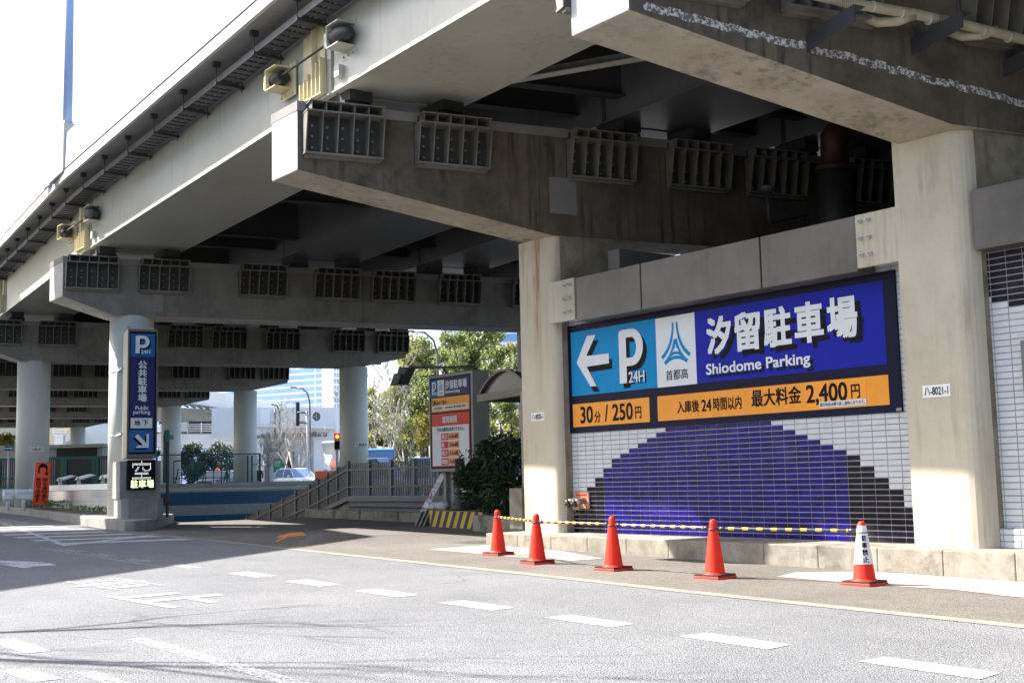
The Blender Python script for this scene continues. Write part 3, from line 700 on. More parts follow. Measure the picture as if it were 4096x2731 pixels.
# ================================================================ TILED WALLS
PX, PZ = .2205, .0785
def tiled(parent, x0, x1, z0, z1, y, xj, colour, name='tiles'):
    """one raised tile per cell, grout showing between"""
    b = MB(); i = math.floor((x0-xj)/PX)
    while xj+i*PX < x1:
        a, c = max(x0, xj+i*PX)+.005, min(x1, xj+(i+1)*PX)-.005
        if c-a > .01:
            k = 0
            while z0+k*PZ < z1-.005:
                p, q = z0+k*PZ+.006, min(z1, z0+(k+1)*PZ)-.007; mi = colour((a+c)/2, (p+q)/2)
                d = rnd.uniform(-.0007, .0007)
                b.prism([(a, y, p), (c, y, p), (c, y, q), (a, y, q)], 0, mi, pts2=[(a+.002, y-.008+d, p+.002), (c-.002, y-.008-d, p+.002), (c-.002, y-.008+d, q-.002), (a+.002, y-.008-d, q-.002)]); k += 1
        i += 1
    return b.build(name, ['tile_white', 'tile_blue', 'tile_black'], parent)
def dome(x, z):
    if (x+13.07)**2+(z+2.9)**2 < 24.55 and z < 1.99:
        if x > -10.61 or (x < -15.75+.22*(z < .85)*0): return 2
        return 1
    if (x+13.07)**2+(z+2.9)**2 < 24.9 and x > -10.61: return 2
    return 0
wl = thing('tiled_wall', 'white tiled wall with a blue dome pattern below the long parking sign', 'wall', (-13, 13.9, .245))
tiled(wl, -16.74, -9.3, .25, 4.1, 13.9, -16.61, dome)
b = MB(); b.box(-16.76, -9.2, 13.899, 14.3, .245, 4.5); b.build('grout', 'grout', wl)
wr = thing('tiled_wall', 'white tiled wall with black stepped tiles on top, right of the right-hand cream pier', 'wall', (-5, 13.75, .245))
tiled(wr, -8.45, 12, .48, 3.95, 13.75, -8.25, lambda x, z: 2 if z > 3.27-.075*math.floor((x+8.45)/PX) else 0)
tiled(wr, -8.45, 12, .25, .478, 13.68, -8.25, lambda x, z: 0, 'base_tiles')
b = MB(); b.box(-8.45, 12.02, 13.749, 14.3, .245, 4.5); b.box(-8.45, 12.02, 13.679, 13.75, .245, .485); b.build('grout', 'grout', wr)
b = MB(); b.box(-7.86, -7.80, 13.66, 13.75, 1.0, 2.72); b.box(-6.86, -6.80, 13.66, 13.75, 1.0, 2.72); b.box(-7.80, -6.86, 13.66, 13.75, 2.66, 2.72); b.box(-7.80, -6.86, 13.66, 13.75, 1.0, 1.06); b.build('notice_frame', 'lamp_grey', wr)
b = MB(); b.box(-7.80, -6.86, 13.70, 13.748, 1.06, 2.66); b.build('notice_panel', 'shutter_dark', wr)
def beam_panels(label, seams, base):
    t = thing('barrier_beam', label, 'beam', base)
    for x0, x1 in zip(seams, seams[1:]):
        b = MB(); b.box(x0+.012, x1-.012, 13.50, 13.88, 3.868, 4.63); b.build('steel_panel', 'steel_beam', t, bevel=.012)
beam_panels('brown steel barrier beam above the long blue sign, in three panels', [-15.86, -14.235, -11.70, -10.0], (-13, 13.6, 3.87))
beam_panels('brown steel barrier beam at the right edge, above the black tiles', [-8.29, -5.4, -2.4], (-5, 13.6, 3.87))
# fire hose inlets on the wall
t = thing('hose_inlet', 'rusty red plate with twin hose inlets and chains on the tiled wall', 'fire hose inlet', (-16.28, 13.9, .8))
b = MB(); b.box(-16.475, -16.095, 13.86, 13.893, .665, .95); b.build('back_plate', 'hydrant_plate', t, bevel=.006)
b = MB(); b.box(-16.42, -16.15, 13.855, 13.861, .885, .915); b.build('lettering_band', 'sign_red', t)
for x in (-16.385, -16.205):
    b = MB(); b.tube([(x, 13.86, .80), (x, 13.80, .80), (x-.02, 13.73, .785), (x-.05, 13.69, .765)], [.055, .055, .058, .06], 16); b.build('inlet', 'brass', t)
    b = MB(); b.tube([(x-.045, 13.70, .768), (x-.075, 13.655, .748)], [.073, .073], 16); b.tube([(x-.075, 13.655, .748), (x-.085, 13.64, .742)], [.03, .03], 10); b.build('cap', 'dark_steel', t)
    b = MB(); b.tube([(x-.08, 13.66, .70), (x-.05, 13.70, .60), (x-.0, 13.76, .54), (x+.05, 13.82, .56), (x+.07, 13.85, .70)], .0055, 5); b.build('chain', 'lamp_grey', t)

# ================================================================ LONG PARKING SIGN
sg = thing('parking_sign', 'long dark blue parking sign with arrow, white P and orange price strips', 'sign', (-13.2, 13.88, 2.9))
b = MB(); b.box(-16.68, -9.70, 13.86, 13.893, 1.977, 3.876); b.build('panel', 'navy', sg, bevel=.003)
B = Board((0, 13.86, 0), (1, 0, 0), (0, 0, 1), (0, -1, 0), sg)
B.rect('cyan_field', -16.45, -14.293, 2.625, 3.756, 'sign_cyan', 1); B.rect('white_field', -14.293, -13.409, 2.621, 3.751, 'sign_white', 1)
B.rect('blue_field', -13.409, -9.893, 2.624, 3.756, 'sign_blue', 1); B.rect('price_field', -16.445, -14.503, 2.08, 2.481, 'sign_orange', 1)
B.rect('price_field', -14.311, -9.887, 2.079, 2.481, 'sign_orange', 1); B.rect('price_patch', -11.293, -10.25, 2.094, 2.468, 'sign_patch', 2)
arrow = [[(-16.30, 3.209), (-16.0, 3.653), (-15.776, 3.648), (-16.037, 3.303)], [(-16.30, 3.209), (-16.037, 3.303), (-15.45, 3.293), (-15.45, 3.124), (-16.033, 3.114)], [(-16.30, 3.209), (-16.033, 3.114), (-15.788, 2.76), (-15.947, 2.765)]]
B.poly('arrow_shadow', shift(arrow, .075, -.10), 'black_ink', 2); B.poly('arrow', arrow, 'sign_white', 3)
PP = parkP(-15.19, -14.60, 2.755, 3.655); B.poly('letter_shadow', shift(PP, .085, -.085), 'black_ink', 2); B.poly('letter', PP, 'sign_white', 3)
def shadowed(items, bold, dx, dz):
    B.text('lettering_shadow', [(s, a+dx, b+dx, c+dz, d+dz) for s, a, b, c, d in items], 'black_ink', 2, bold); B.text('lettering', items, 'sign_white', 4, bold)
shadowed([('24H', -14.965, -14.583, 2.752, 2.935)], .012, .03, -.03)
ks = '汐留駐車場'; kw = (-10.29+13.19)/5
shadowed([(c, -13.19+kw*i+.03, -13.19+kw*(i+1)-.03, 3.04, 3.63) for i, c in enumerate(ks)], .032, .095, -.085)
shadowed([('Shiodome Parking', -13.195, -11.165, 2.69, 2.91)], .018, .06, -.055)
B.poly('emblem', emblem(-14.165, -13.535, 2.98, 3.645), 'sign_cyan', 2)
B.text('lettering', [('首都高', -14.09, -13.595, 2.72, 2.885)], 'black_ink', 2, .006)
B.text('lettering', [('30', -16.245, -15.91, 2.133, 2.43), ('分', -15.87, -15.713, 2.135, 2.322), ('/', -15.602, -15.515, 2.135, 2.424), ('250', -15.41, -14.90, 2.137, 2.424), ('円', -14.845, -14.695, 2.147, 2.345), ('入庫後', -13.86, -13.38, 2.18, 2.375), ('24', -13.33, -13.12, 2.18, 2.365), ('時間以内', -13.08, -12.50, 2.175, 2.38), ('最大料金', -12.303, -11.365, 2.187, 2.444)], 'black_ink', 2, .018)
B.text('lettering', [('2,400', -11.272, -10.557, 2.14, 2.44), ('円', -10.495, -10.348, 2.2, 2.392)], 'black_ink', 3, .018)
B.rect('notice_strip', -11.045, -10.253, 2.103, 2.184, 'sign_white', 4); B.text('lettering', [('最大料金は繰り返し適用となります。', -11.03, -10.27, 2.117, 2.172)], 'black_ink', 5, .006)
B.rect('maker_plate', -9.79, -9.705, 1.985, 2.03, 'box_grey', 1)

# ================================================================ CONES AND BARS
def cone(sleeve=False):
    t = thing('traffic_cone', 'red plastic cone', 'traffic cone', group='cones along the kerb')
    b = MB(); w = .19
    b.prism([(-w, -w, 0), (w, -w, 0), (w, w, 0), (-w, w, 0)], 0, pts2=[(-w*.97, -w*.97, .028), (w*.97, -w*.97, .028), (w*.97, w*.97, .028), (-w*.97, w*.97, .028)]); b.build('base', 'cone_red', t, bevel=.004)
    b = MB(); q = [(.155, .028), (.15, .055), (.135, .062), (.127, .066), (.124, .075), (.056, .575), (.054, .585), (.050, .60), (.046, .66), (.040, .69), (.022, .708), (.0, .712)]
    b.tube([(0, 0, z) for r, z in q], [max(r, .001) for r, z in q], 40, cap=False); b.build('body', 'cone_red', t)
    b = MB()   # rubber weight laid over the base, a square plate with a round hole
    n = 40; ou, inn = [], []
    for k in range(n):
        a = 2*math.pi*k/n; c, s = math.cos(a), math.sin(a); m = .178/max(abs(c), abs(s)); ou.append((c*m, s*m)); inn.append((c*.158, s*.158))
    A = b.add([(x, y, .030) for x, y in ou]); D = b.add([(x, y, .052) for x, y in ou]); E_ = b.add([(x, y, .052) for x, y in inn]); F_ = b.add([(x, y, .030) for x, y in inn])
    for k in range(n):
        j = (k+1) % n; b.face((A[k], A[j], D[j], D[k])); b.face((D[k], D[j], E_[j], E_[k])); b.face((E_[k], E_[j], F_[j], F_[k]))
    b.build('base_weight', 'cone_weight', t)
    if sleeve:
        b = MB(); b.tube([(0, 0, .235), (0, 0, .662)], [.1065, .0485], 40, cap=False); s = b.build('sleeve', 'sleeve_white', t)
        mb = MB()
        for i, ch in enumerate('駐車禁止'):
            v, f = glyphs(ch, .03); ax, bx = min(p[0] for p in v), max(p[0] for p in v); ay, by = min(p[1] for p in v), max(p[1] for p in v)
            z1 = .555-.078*i; z0 = z1-.066; q = []
            for p in v:
                z = z0+(p[1]-ay)/(by-ay)*(z1-z0); r = .1065+(z-.235)/(.662-.235)*(.0485-.1065)+.0025+.0003*p[2]; wv = .072*(.8+.07*i)
                a = math.atan2(-.62, .78)*1.0+math.pi*0+((p[0]-ax)/(bx-ax)-.5)*wv/r-.05; q.append((r*math.cos(a), r*math.sin(a), z))
            k = mb.add(q)[0]
            for g_ in f: mb.face([k+e for e in g_])
        mb.build('lettering', 'black_ink', s)
    return t
CP = [(-15.756, 11.645), (-13.931, 10.99), (-12.293, 10.988), (-10.514, 11.047), (-8.719, 11.57)]
c0 = cone(); lab = ['red cone at the left end of the row, in front of the striped block', 'red cone in front of the cream pier with rust, second in the row', 'red cone in front of the hose inlets, middle of the row', 'red cone in front of the shaded wall patch, second from the right']
c0.location = (*CP[0], gz(CP[0][0])+.004); c0['label'] = lab[0]; c0.rotation_euler = (0, 0, .12)
for (x, y), l, a in zip(CP[1:4], lab[1:], (-.05, .06, .1)): dup(c0, (x, y, gz(x)+.004), l, a)
c5 = cone(True); c5.location = (*CP[4], gz(CP[4][0])+.004); c5.rotation_euler = (0, 0, .05); c5['label'] = 'red cone wearing a white sleeve lettered no parking, right end of the row'
bl = ['striped bar between the two leftmost cones', 'striped bar between second and third cone, in front of the pier', 'striped bar between third and fourth cone, in front of the blue tiles', 'striped bar ending at the white-sleeved cone']
for i in range(4):
    a, c = Vector((*CP[i], gz(CP[i][0])+.60)), Vector((*CP[i+1], gz(CP[i+1][0])+.605))
    d = (c-a).normalized(); t = thing('cone_bar', 'yellow and black '+bl[i], 'cone bar', (a+c)/2, 'striped bars between the cones')
    p0, p1 = a+d*.10, c-d*.10; Ln = (p1-p0).length; b = MB(); n = 9; per = Ln/n
    for k in range(n):
        s0 = p0+d*per*k; b.tube([s0, s0+d*per*.58], .019, 12, 0, cap=False)
        b.tube([s0+d*per*.58, s0+d*per], .0192, 12, 1, cap=False)
    b.build('bar', ['bar_black', 'bar_yellow'], t)
    for q, e in ((a, 1), (c, -1)):
        b = MB(); b.tube([q+d*e*.075, q+d*e*.16], .024, 12); r_ = .062
        b.tube([q+Vector((r_*math.cos(u), r_*math.sin(u), -.012+.006*e)) for u in [2*math.pi*k/20 for k in range(21)]], .0065, 6); b.build('end_ring', 'bar_black', t)

# ================================================================ SECOND PARKING SIGN, STRIPED BLOCK, BUSH, CANOPY
sg = thing('parking_sign', 'upright cabinet sign listing prices and vehicle limits in a red table', 'sign', (-24.3, 16.85, .5))
b = MB(); b.box(-25.225, -23.337, 16.6, 17.09, 1.40, 3.775); b.build('cabinet', 'box_grey', sg, bevel=.02)
B = Board((0, 16.6, 0), (1, 0, 0), (0, 0, 1), (0, -1, 0), sg)
B.rect('face', -25.16, -23.42, 1.478, 3.70, 'navy', 1); B.rect('cyan_field', -25.10, -24.815, 3.243, 3.632, 'sign_cyan', 2); B.rect('white_field', -24.813, -24.53, 3.243, 3.632, 'sign_white', 2)
B.rect('blue_field', -24.528, -23.462, 3.24, 3.64, 'deep_blue', 2); B.rect('price_field', -25.091, -23.475, 2.855, 3.203, 'sign_orange', 2)
B.rect('limit_field', -25.091, -23.485, 1.53, 2.808, 'sign_red', 2); B.rect('white_field', -25.07, -23.515, 1.55, 2.508, 'sign_white', 3)
B.poly('letter_shadow', shift(parkP(-25.04, -24.87, 3.29, 3.60), .025, -.025), 'black_ink', 3); B.poly('letter', parkP(-25.04, -24.87, 3.29, 3.60), 'sign_white', 4)
B.text('lettering', [('24H', -24.975, -24.84, 3.285, 3.35)], 'sign_white', 5, .01)
B.poly('emblem', emblem(-24.765, -24.58, 3.37, 3.60), 'sign_cyan', 3); B.text('lettering', [('首都高', -24.745, -24.60, 3.275, 3.335)], 'black_ink', 3)
B.text('lettering', [('汐留駐車場', -24.475, -23.563, 3.39, 3.60), ('Shiodome Parking', -24.482, -23.852, 3.27, 3.365)], 'sign_white', 4, .022)
B.rect('price_bar', -25.05, -23.53, 2.892, 3.005, 'sign_white', 3); B.rect('info_disc', -25.04, -24.95, 3.03, 3.138, 'black_ink', 3)
B.text('lettering', [('i', -25.005, -24.985, 3.045, 3.125)], 'sign_white', 4, .02)
B.text('lettering', [('料金のご案内', -24.94, -24.435, 3.033, 3.13), ('30分/250円', -24.98, -24.62, 2.91, 2.985), ('入庫後24時間以内', -24.50, -24.15, 2.925, 2.97), ('最大料金2,400円', -24.11, -23.62, 2.915, 2.985)], 'black_ink', 4, .014)
B.text('lettering', [('車両制限', -24.618, -23.986, 2.568, 2.742)], 'sign_white', 4, .025)
B.text('lettering', [('下記の自動車は駐車できません。', -24.88, -23.69, 2.37, 2.473)], 'black_ink', 4, .014)
for i, (a, n) in enumerate((('長さ', '6.0m超'), ('幅', '2.0m超'), ('高さ', '2.1m超'), ('総重量', '4.0t超'))):
    z1 = 2.333-.2*i; z0 = z1-.17; B.rect('limit_cell', -24.68, -24.38, z0, z1, 'sign_red', 4); B.rect('value_cell', -24.372, -23.916, z0, z1, 'sign_salmon', 4)
    wd = .24 if len(a) > 1 else .10
    B.text('lettering', [(a, -24.65, -24.65+wd, z0+.03, z1-.03)], 'sign_white', 5, .02); B.text('lettering', [(n, -24.32, -23.96, z0+.035, z1-.03)], 'black_ink', 5, .018)
for x, y in ((-24.85, 16.85), (-24.6, 16.9)):
    b = MB(); b.box(x-.05, x+.05, y-.06, y+.06, .45, 1.40); b.build('leg', 'box_grey', sg)
b = MB(); b.tube([(-23.8, 16.9, .45), (-23.8, 16.9, 1.4)], .13, 16); b.build('leg', 'dark_steel', sg)
b = MB(); b.tube([(-23.4, 16.75, 3.86), (-25.75, 16.45, 4.02)], .032, 10); b.tube([(-24.6, 16.75, 3.76), (-24.6, 16.6, 3.95)], .025, 8); b.tube([(-23.45, 16.8, 3.77), (-23.45, 16.75, 3.88)], .03, 8); la = b.build('lamp_arm', 'lamp_dark', sg)
b = MB(); b.prism([(-26.05, 16.25, 4.06), (-25.72, 16.30, 4.0), (-25.98, 16.25, 3.60), (-26.22, 16.2, 3.62)], (0, .25, 0)); b.prism([(-26.12, 16.22, 3.9), (-25.82, 16.24, 3.86), (-25.98, 16.2, 3.58), (-26.26, 16.17, 3.6)], (0, -.06, 0)); b.build('floodlight', 'lamp_dark', la, bevel=.02)
for x in (-23.6, -25.0):
    b = MB(); b.tube([(x+.04*math.cos(k*.5), 16.7, 3.82+.045*math.sin(k*.5)) for k in range(13)], .008, 6); b.build('lifting_eye', 'lamp_dark', sg)
bk = thing('concrete_block', 'low concrete block painted with yellow and black slanting stripes', 'barrier block', (-23.5, 16.8, .1))
def blk(x, y, z): return Vector((x, y, gz(x)+z))
F0, F1 = Vector((-24.75, 16.27, 0)), Vector((-22.30, 16.12, 0)); du = (F1-F0); hh = .40
b = MB(); b.prism([blk(F0.x, F0.y, -.05), blk(F1.x, F1.y, -.05), blk(-22.3, 17.4, -.05), blk(-24.75, 17.5, -.05)], (0, 0, hh+.05)); b.build('block', 'kerb_concrete', bk, bevel=.02)
b = MB(); n = 9; nrm = Vector((-.061, -1, 0)).normalized()*.004
for k in range(-1, n*2):
    u0, u1 = k/(n*2-2.5), (k+1)/(n*2-2.5); sl = -.085
    q = [(u0+sl, 0), (u1+sl, 0), (u1, 1), (u0, 1)]; q = [(min(1, max(0, u)), v) for u, v in q]
    if q[1][0]-q[0][0]+q[2][0]-q[3][0] < .01: continue
    P = [F0+du*u+Vector((0, 0, gz(F0.x+du.x*u)+.01+v*(hh-.02)))+nrm for u, v in q]; b.poly(P, k % 2)
b.build('stripes', ['yellow_paint', 'black_paint'], bk)
b = MB()
for k in range(-1, n*2):
    u0, u1 = max(0, k/(n*2-2.5)), min(1, (k+1)/(n*2-2.5))
    if u1 > u0 and k % 2: b.poly([F0+du*u0+Vector((0, .03, gz(-23.5)+hh+.008)), F0+du*u1+Vector((0, .03, gz(-23.5)+hh+.008)), F0+du*u1+Vector((0, .25, gz(-23.5)+hh+.008)), F0+du*u0+Vector((0, .25, gz(-23.5)+hh+.008))], 0)
b.build('top_stripes', ['black_paint'], bk)
# leaning no-motorcycles board, sandbags, pallet edge
t = thing('warning_board', 'white board with a red ring banning motorcycles, leaning behind the striped block', 'sign board', (-25.6, 16.9, .3))
p0, p1, tp = Vector((-25.75, 16.62, .42)), Vector((-25.42, 16.58, .42)), Vector((.55, .35, 1.05)); nn = (p1-p0).cross(tp).normalized()
if nn.y > 0: nn = -nn
B = Board(p0, (p1-p0).normalized(), tp.normalized(), nn, t); wb, hb = (p1-p0).length, tp.length
B.rect('board', 0, wb, 0, hb, 'sign_red', 0); B.rect('face', .015, wb-.015, .02, hb-.12, 'sign_white', 1); 
ring_ = lambda cx, cz, r, w, n=28: [[(cx+r*math.cos(a), cz+r*math.sin(a)*1.25), (cx+r*math.cos(c), cz+r*math.sin(c)*1.25), (cx+(r-w)*math.cos(c), cz+(r-w)*math.sin(c)*1.25), (cx+(r-w)*math.cos(a), cz+(r-w)*math.sin(a)*1.25)] for a, c in [(2*math.pi*k/n, 2*math.pi*(k+1)/n) for k in range(n)]]
B.poly('ban_ring', ring_(wb/2, .46, .135, .02)+ribbon([(wb/2-.09, .57), (wb/2+.09, .35)], .02), 'sign_red', 3)
B.poly('motorcycle_symbol', ring_(wb/2-.055, .42, .035, .012, 14)+ring_(wb/2+.055, .42, .035, .012, 14)+ribbon([(wb/2-.055, .43), (wb/2, .47), (wb/2+.05, .49), (wb/2+.055, .42)], .016)+ribbon([(wb/2-.02, .49), (wb/2+.02, .55)], .03), 'black_ink', 2)
B.rect('notice_box', .03, .10, .05, .15, 'sign_red', 2); B.text('lettering', [('MOTORCYCLE', .11, wb-.03, .07, .13)], 'black_ink', 2, .01); B.text('lettering', [('バイク', .06, wb-.06, .78, .86), ('できません', .05, wb-.05, .68, .74)], 'black_ink', 2, .01)
for x, dz, l in ((-25.05, 0, 'crumpled pale sandbag on the striped block, left one of two'), (-24.72, .01, 'crumpled pale sandbag on the striped block, right one of two')):
    b = MB(); b.ball((x, 16.62, .58+dz), .21, .16, .11, nu=18, nv=10); o = b.build('sandbag', 'sandbag'); tag(o, l, 'sandbag', 'sandbags on the striped block')
    for v in o.data.vertices: v.co += Vector((rnd.uniform(-.025, .025), rnd.uniform(-.02, .02), rnd.uniform(-.03, .03)))
t = thing('cast_post', 'dark cast post base beside the sandbags under the cabinet sign', 'post base', (-23.8, 16.6, .5)); b = MB(); b.tube([(-23.85, 16.55, .48), (-23.85, 16.55, .62), (-23.85, 16.55, 1.0), (-23.85, 16.55, 1.7)], [.30, .16, .13, .12], 16); b.build('post', 'dark_steel', t)
b = MB(); b.box(-23.72, -23.42, 16.42, 16.43, .92, 1.22); b.build('paper_notice', 'sign_white', t)
t = thing('pallet', 'dark stacked boards leaning at the left end of the striped block', 'boards', (-25.2, 16.4, .1))
for k in range(3):
    b = MB(); b.prism([(-25.35+.14*k, 16.2+.03*k, gz(-25)), (-25.28+.14*k, 16.2+.03*k, gz(-25)), (-25.12+.14*k, 16.3+.03*k, .47), (-25.2+.14*k, 16.3+.03*k, .47)], (0, .5, 0)); b.build('board', 'lamp_grey', t)
# planter with evergreen bush
t = thing('planter', 'low dark concrete planter holding the glossy bush', 'planter', (-21, 16, .1)); b = MB(); b.prism([(-22.25, 15.75, 0), (-19.9, 15.3, 0), (-19.7, 17.0, 0), (-22.25, 17.3, 0)], (0, 0, .42)); b.build('kerb_wall', 'kerb_concrete', t, bevel=.02)
def leafcard(b, p, L, Wd, d=None, up=None, mi=0):
    d = d or Vector((rnd.gauss(0, 1), rnd.gauss(0, 1), rnd.gauss(0, 1))); d = d.normalized(); n = d.orthogonal().normalized(); n.rotate(Matrix.Rotation(rnd.uniform(0, 6.28), 3, d))
    s = d.cross(n)*Wd; k = n*L*.12
    a = b.add([p, p+d*L*.45+s+k, p+d*L, p+d*L*.45-s+k]); b.face(a, mi)
bu = thing('bush', 'dark glossy evergreen bush between the cabinet sign and the cream pier', 'bush', (-21.3, 15.9, .4))
b = MB(); blobs = [(-21.2, 15.9, 1.1, .85, .6, .75), (-21.9, 15.9, 1.05, .75, .5, .5), (-20.8, 15.8, 1.55, .7, .55, .6), (-21.5, 16.0, 1.72, .5, .5, .45), (-22.15, 15.8, 1.25, .45, .4, .3), (-20.65, 15.7, .85, .5, .45, .45)]
for k in range(3400):
    c = rnd.choice(blobs); v = Vector((rnd.gauss(0, 1), rnd.gauss(0, 1), rnd.gauss(0, 1))).normalized()*(.55+.5*rnd.random()**.6)
    p = Vector((c[0]+v.x*c[3], c[1]+v.y*c[4], c[2]+v.z*c[5]))
    if p.z < .45: continue
    leafcard(b, p, rnd.uniform(.10, .19), rnd.uniform(.025, .042), Vector((v.x*.6+rnd.gauss(0, .4), v.y*.6-.2+rnd.gauss(0, .4), -.25+rnd.gauss(0, .45))))
for k in range(160):
    x = rnd.choice((-22.35, -22.1, -21.4, -20.5)); p = Vector((x+rnd.gauss(0, .12), 15.75+rnd.gauss(0, .15), 1.9 if x > -22 else 1.6))+Vector((0, 0, rnd.uniform(-.35, .25)))
    leafcard(b, p, rnd.uniform(.10, .16), .03)
b.build('leaves', 'leaf_bush', bu)
b = MB()
for k in range(14):
    a = rnd.uniform(0, 6.28); b.tube([(-21.3+.15*math.cos(a), 15.95+.15*math.sin(a), .42), (-21.3+.5*math.cos(a), 15.95+.35*math.sin(a), 1.0), (-21.3+.8*math.cos(a), 15.95+.45*math.sin(a), 1.6)], [.03, .02, .01], 6)
b.build('stems', 'bark_dark', bu)
# barrel-roofed stair canopy
cn = thing('canopy', 'brown barrel-roofed stair canopy behind the cream pier', 'canopy', (-20.2, 16, .3))
A0, A1 = Vector((-21.5, 15.4, 2.87)), Vector((-19.05, 14.92, 2.87)); ax = (A1-A0); back = Vector((.55, 3.0, 0))
b = MB(); b.prism([A0, A1, A1+Vector((0, 0, .16)), A0+Vector((0, 0, .16))], (0, .12, 0)); b.prism([A0, A0+back, A0+back+Vector((0, 0, .16)), A0+Vector((0, 0, .16))], (.1, 0, 0)); b.prism([A1, A1+back, A1+back+Vector((0, 0, .16)), A1+Vector((0, 0, .16))], (-.1, 0, 0)); b.build('eaves_beam', 'canopy_brown', cn)
b = MB(); arc = [A0+ax*(.06+.88*k/14)+Vector((0, 0, .16+.40*math.sin(math.pi*k/14)**.8)) for k in range(15)]
for q, w in zip(arc, arc[1:]): b.face(b.add([q, w, w+back, q+back]))
b.build('roof', 'canopy_dark', cn)
b = MB(); b.poly([q+Vector((.02, .08, -.01)) for q in arc]); b.build('end_panel', 'canopy_dark', cn)
b = MB()
for q, w in zip(arc, arc[1:]): b.prism([q, w, w+Vector((0, 0, .05)), q+Vector((0, 0, .05))], (0, .09, 0))
b.build('arch_rim', 'canopy_brown', cn)
for x, y, r_ in ((-19.0, 14.75, .05), (-18.87, 14.72, .035), (-18.76, 14.70, .03), (-19.1, 17.6, .05), (-21.1, 18.2, .05)):
    b = MB(); b.box(x-r_, x+r_, y-r_, y+r_, .3, 2.9); b.build('post', 'brown_post', cn)
b = MB(); b.box(-19.02, -18.62, 14.35, 14.70, .24, 1.02); b.build('post_base', 'kerb_concrete', cn, bevel=.01)
b = MB(); b.ball((-19.02, 14.4, .36), .035, .035, .035); b.build('knob', 'plate_white', cn)
t = thing('step_wall', 'low white-tiled step at the foot of the canopy beside the planter', 'wall', (-20, 15, .1)); b = MB(); b.prism([(-19.75, 15.2, gz(-19)), (-18.5, 14.5, gz(-19)), (-18.3, 15.2, gz(-19)), (-19.5, 16, gz(-19))], (0, 0, .28)); b.prism([(-20.6, 15.15, gz(-19)), (-17.95, 13.9, gz(-19)), (-17.95, 14.6, gz(-19)), (-20.4, 15.5, gz(-19))], (0, 0, .11)); b.build('step', 'plinth_concrete', t, bevel=.01)
t = thing('stair_rail', 'slanting black beam seen under the canopy above the bush', 'rail', (-21, 18, 2)); b = MB(); b.prism([(-22.6, 17.8, 2.85), (-22.3, 17.8, 2.85), (-20.2, 17.8, 1.6), (-20.5, 17.8, 1.6)], (0, .15, 0)); b.build('beam', 'lamp_dark', t); b = MB(); b.box(-21.95, -21.75, 17.85, 17.95, .3, 2.4); b.build('post', 'lamp_dark', t)

# ================================================================ RAMP: PICKET FENCE, BLUE TILED WALL
pf = thing('picket_fence', 'dark grey metal picket fence running level, then down along the ramp', 'fence', (-27.5, 17.7, .2))
def run(p, q, h, name_i, posts):
    d = q-p; L = Vector((d.x, d.y, 0)).length; n = int(L/.118); b = MB(); up = Vector((0, 0, 1)); u = Vector((d.x, d.y, 0)).normalized(); nr = Vector((-u.y, u.x, 0))
    for k in range(n):
        o = p+d*((k+.5)/n); b.prism([o-u*.033-nr*.012, o+u*.033-nr*.012, o+u*.033+nr*.012, o-u*.033+nr*.012], up*(h-.04))
    b.build('pickets', 'fence_grey', pf)
    b = MB()
    for z in (h*.24, h*.74): b.prism([p+up*z+nr*.012, q+up*z+nr*.012, q+up*(z+.055)+nr*.012, p+up*(z+.055)+nr*.012], nr*.035)
    b.build('rail', 'fence_grey', pf)
    for k in range(posts+1):
        o = p+d*(k/posts); b = MB(); b.prism([o-u*.045-nr*.03, o+u*.045-nr*.03, o+u*.045+nr*.05, o-u*.045+nr*.05], up*(h+.02)); b.build('post', 'fence_beam', pf)
    b = MB(); b.prism([p-up*.02-nr*.02, q-up*.02-nr*.02, q+up*.012-nr*.02, p+up*.012-nr*.02], nr*.05); b.build('blue_strip', 'fence_blue', pf)
    b = MB(); b.prism([p-up*.14-nr*.05, q-up*.14-nr*.05, q-up*.02-nr*.05, p-up*.02-nr*.05], nr*.14); b.build('base_beam', 'fence_beam', pf)
K0, K1, K2, K3 = Vector((-22.9, 17.7, .80)), Vector((-31.15, 17.7, .80)), Vector((-36.17, 19.1, .16)), Vector((-48, 20.6, -1.9))
run(K0, K1, .98, 0, 7); run(K1, K2, 1.0, 1, 4); run(K2, K3, 1.0, 2, 9)
t = thing('fence_wall', 'low grey wall carrying the level stretch of picket fence', 'wall', (-27.5, 17.8, .1)); b = MB(); b.prism([(-22.9, 17.72, -.05), (-31.2, 17.72, -.05), (-31.2, 17.95, -.05), (-22.9, 17.95, -.05)], (0, 0, .71)); b.build('wall', 'fence_beam', t)
b = MB(); b.tube([(-23, 17.68, .50), (-31.1, 17.68, .50)], .018, 8); b.build('pipe', 'dark_steel', t)
b = MB(); b.prism([(-31.2, 17.75, -.1), (-36.2, 19.15, -1.2), (-36.2, 19.4, -1.2), (-31.2, 17.95, -.1)], 0, pts2=[(-31.2, 17.75, .655), (-36.2, 19.15, .01), (-36.2, 19.4, .01), (-31.2, 17.95, .655)]); b.build('sloped_wall', 'kerb_concrete', t)
b = MB()
for x0, x1 in ((-24.9, -26.3), (-26.33, -27.9), (-27.93, -29.9), (-29.95, -31.4), (-31.4, -33.2)): 
    b.prism([(x0, 17.32, gz(x0)-.05), (x1, 17.34, gz(x1)-.05), (x1, 17.72, gz(x1)-.05), (x0, 17.72, gz(x0)-.05)], (0, 0, .30))
b.build('kerb', 'kerb_concrete', bevel=.025, kind='structure')
bw = thing('ramp_wall', 'blue and white tiled retaining wall at the far end of the parking ramp', 'wall', td(11, -58, 0))
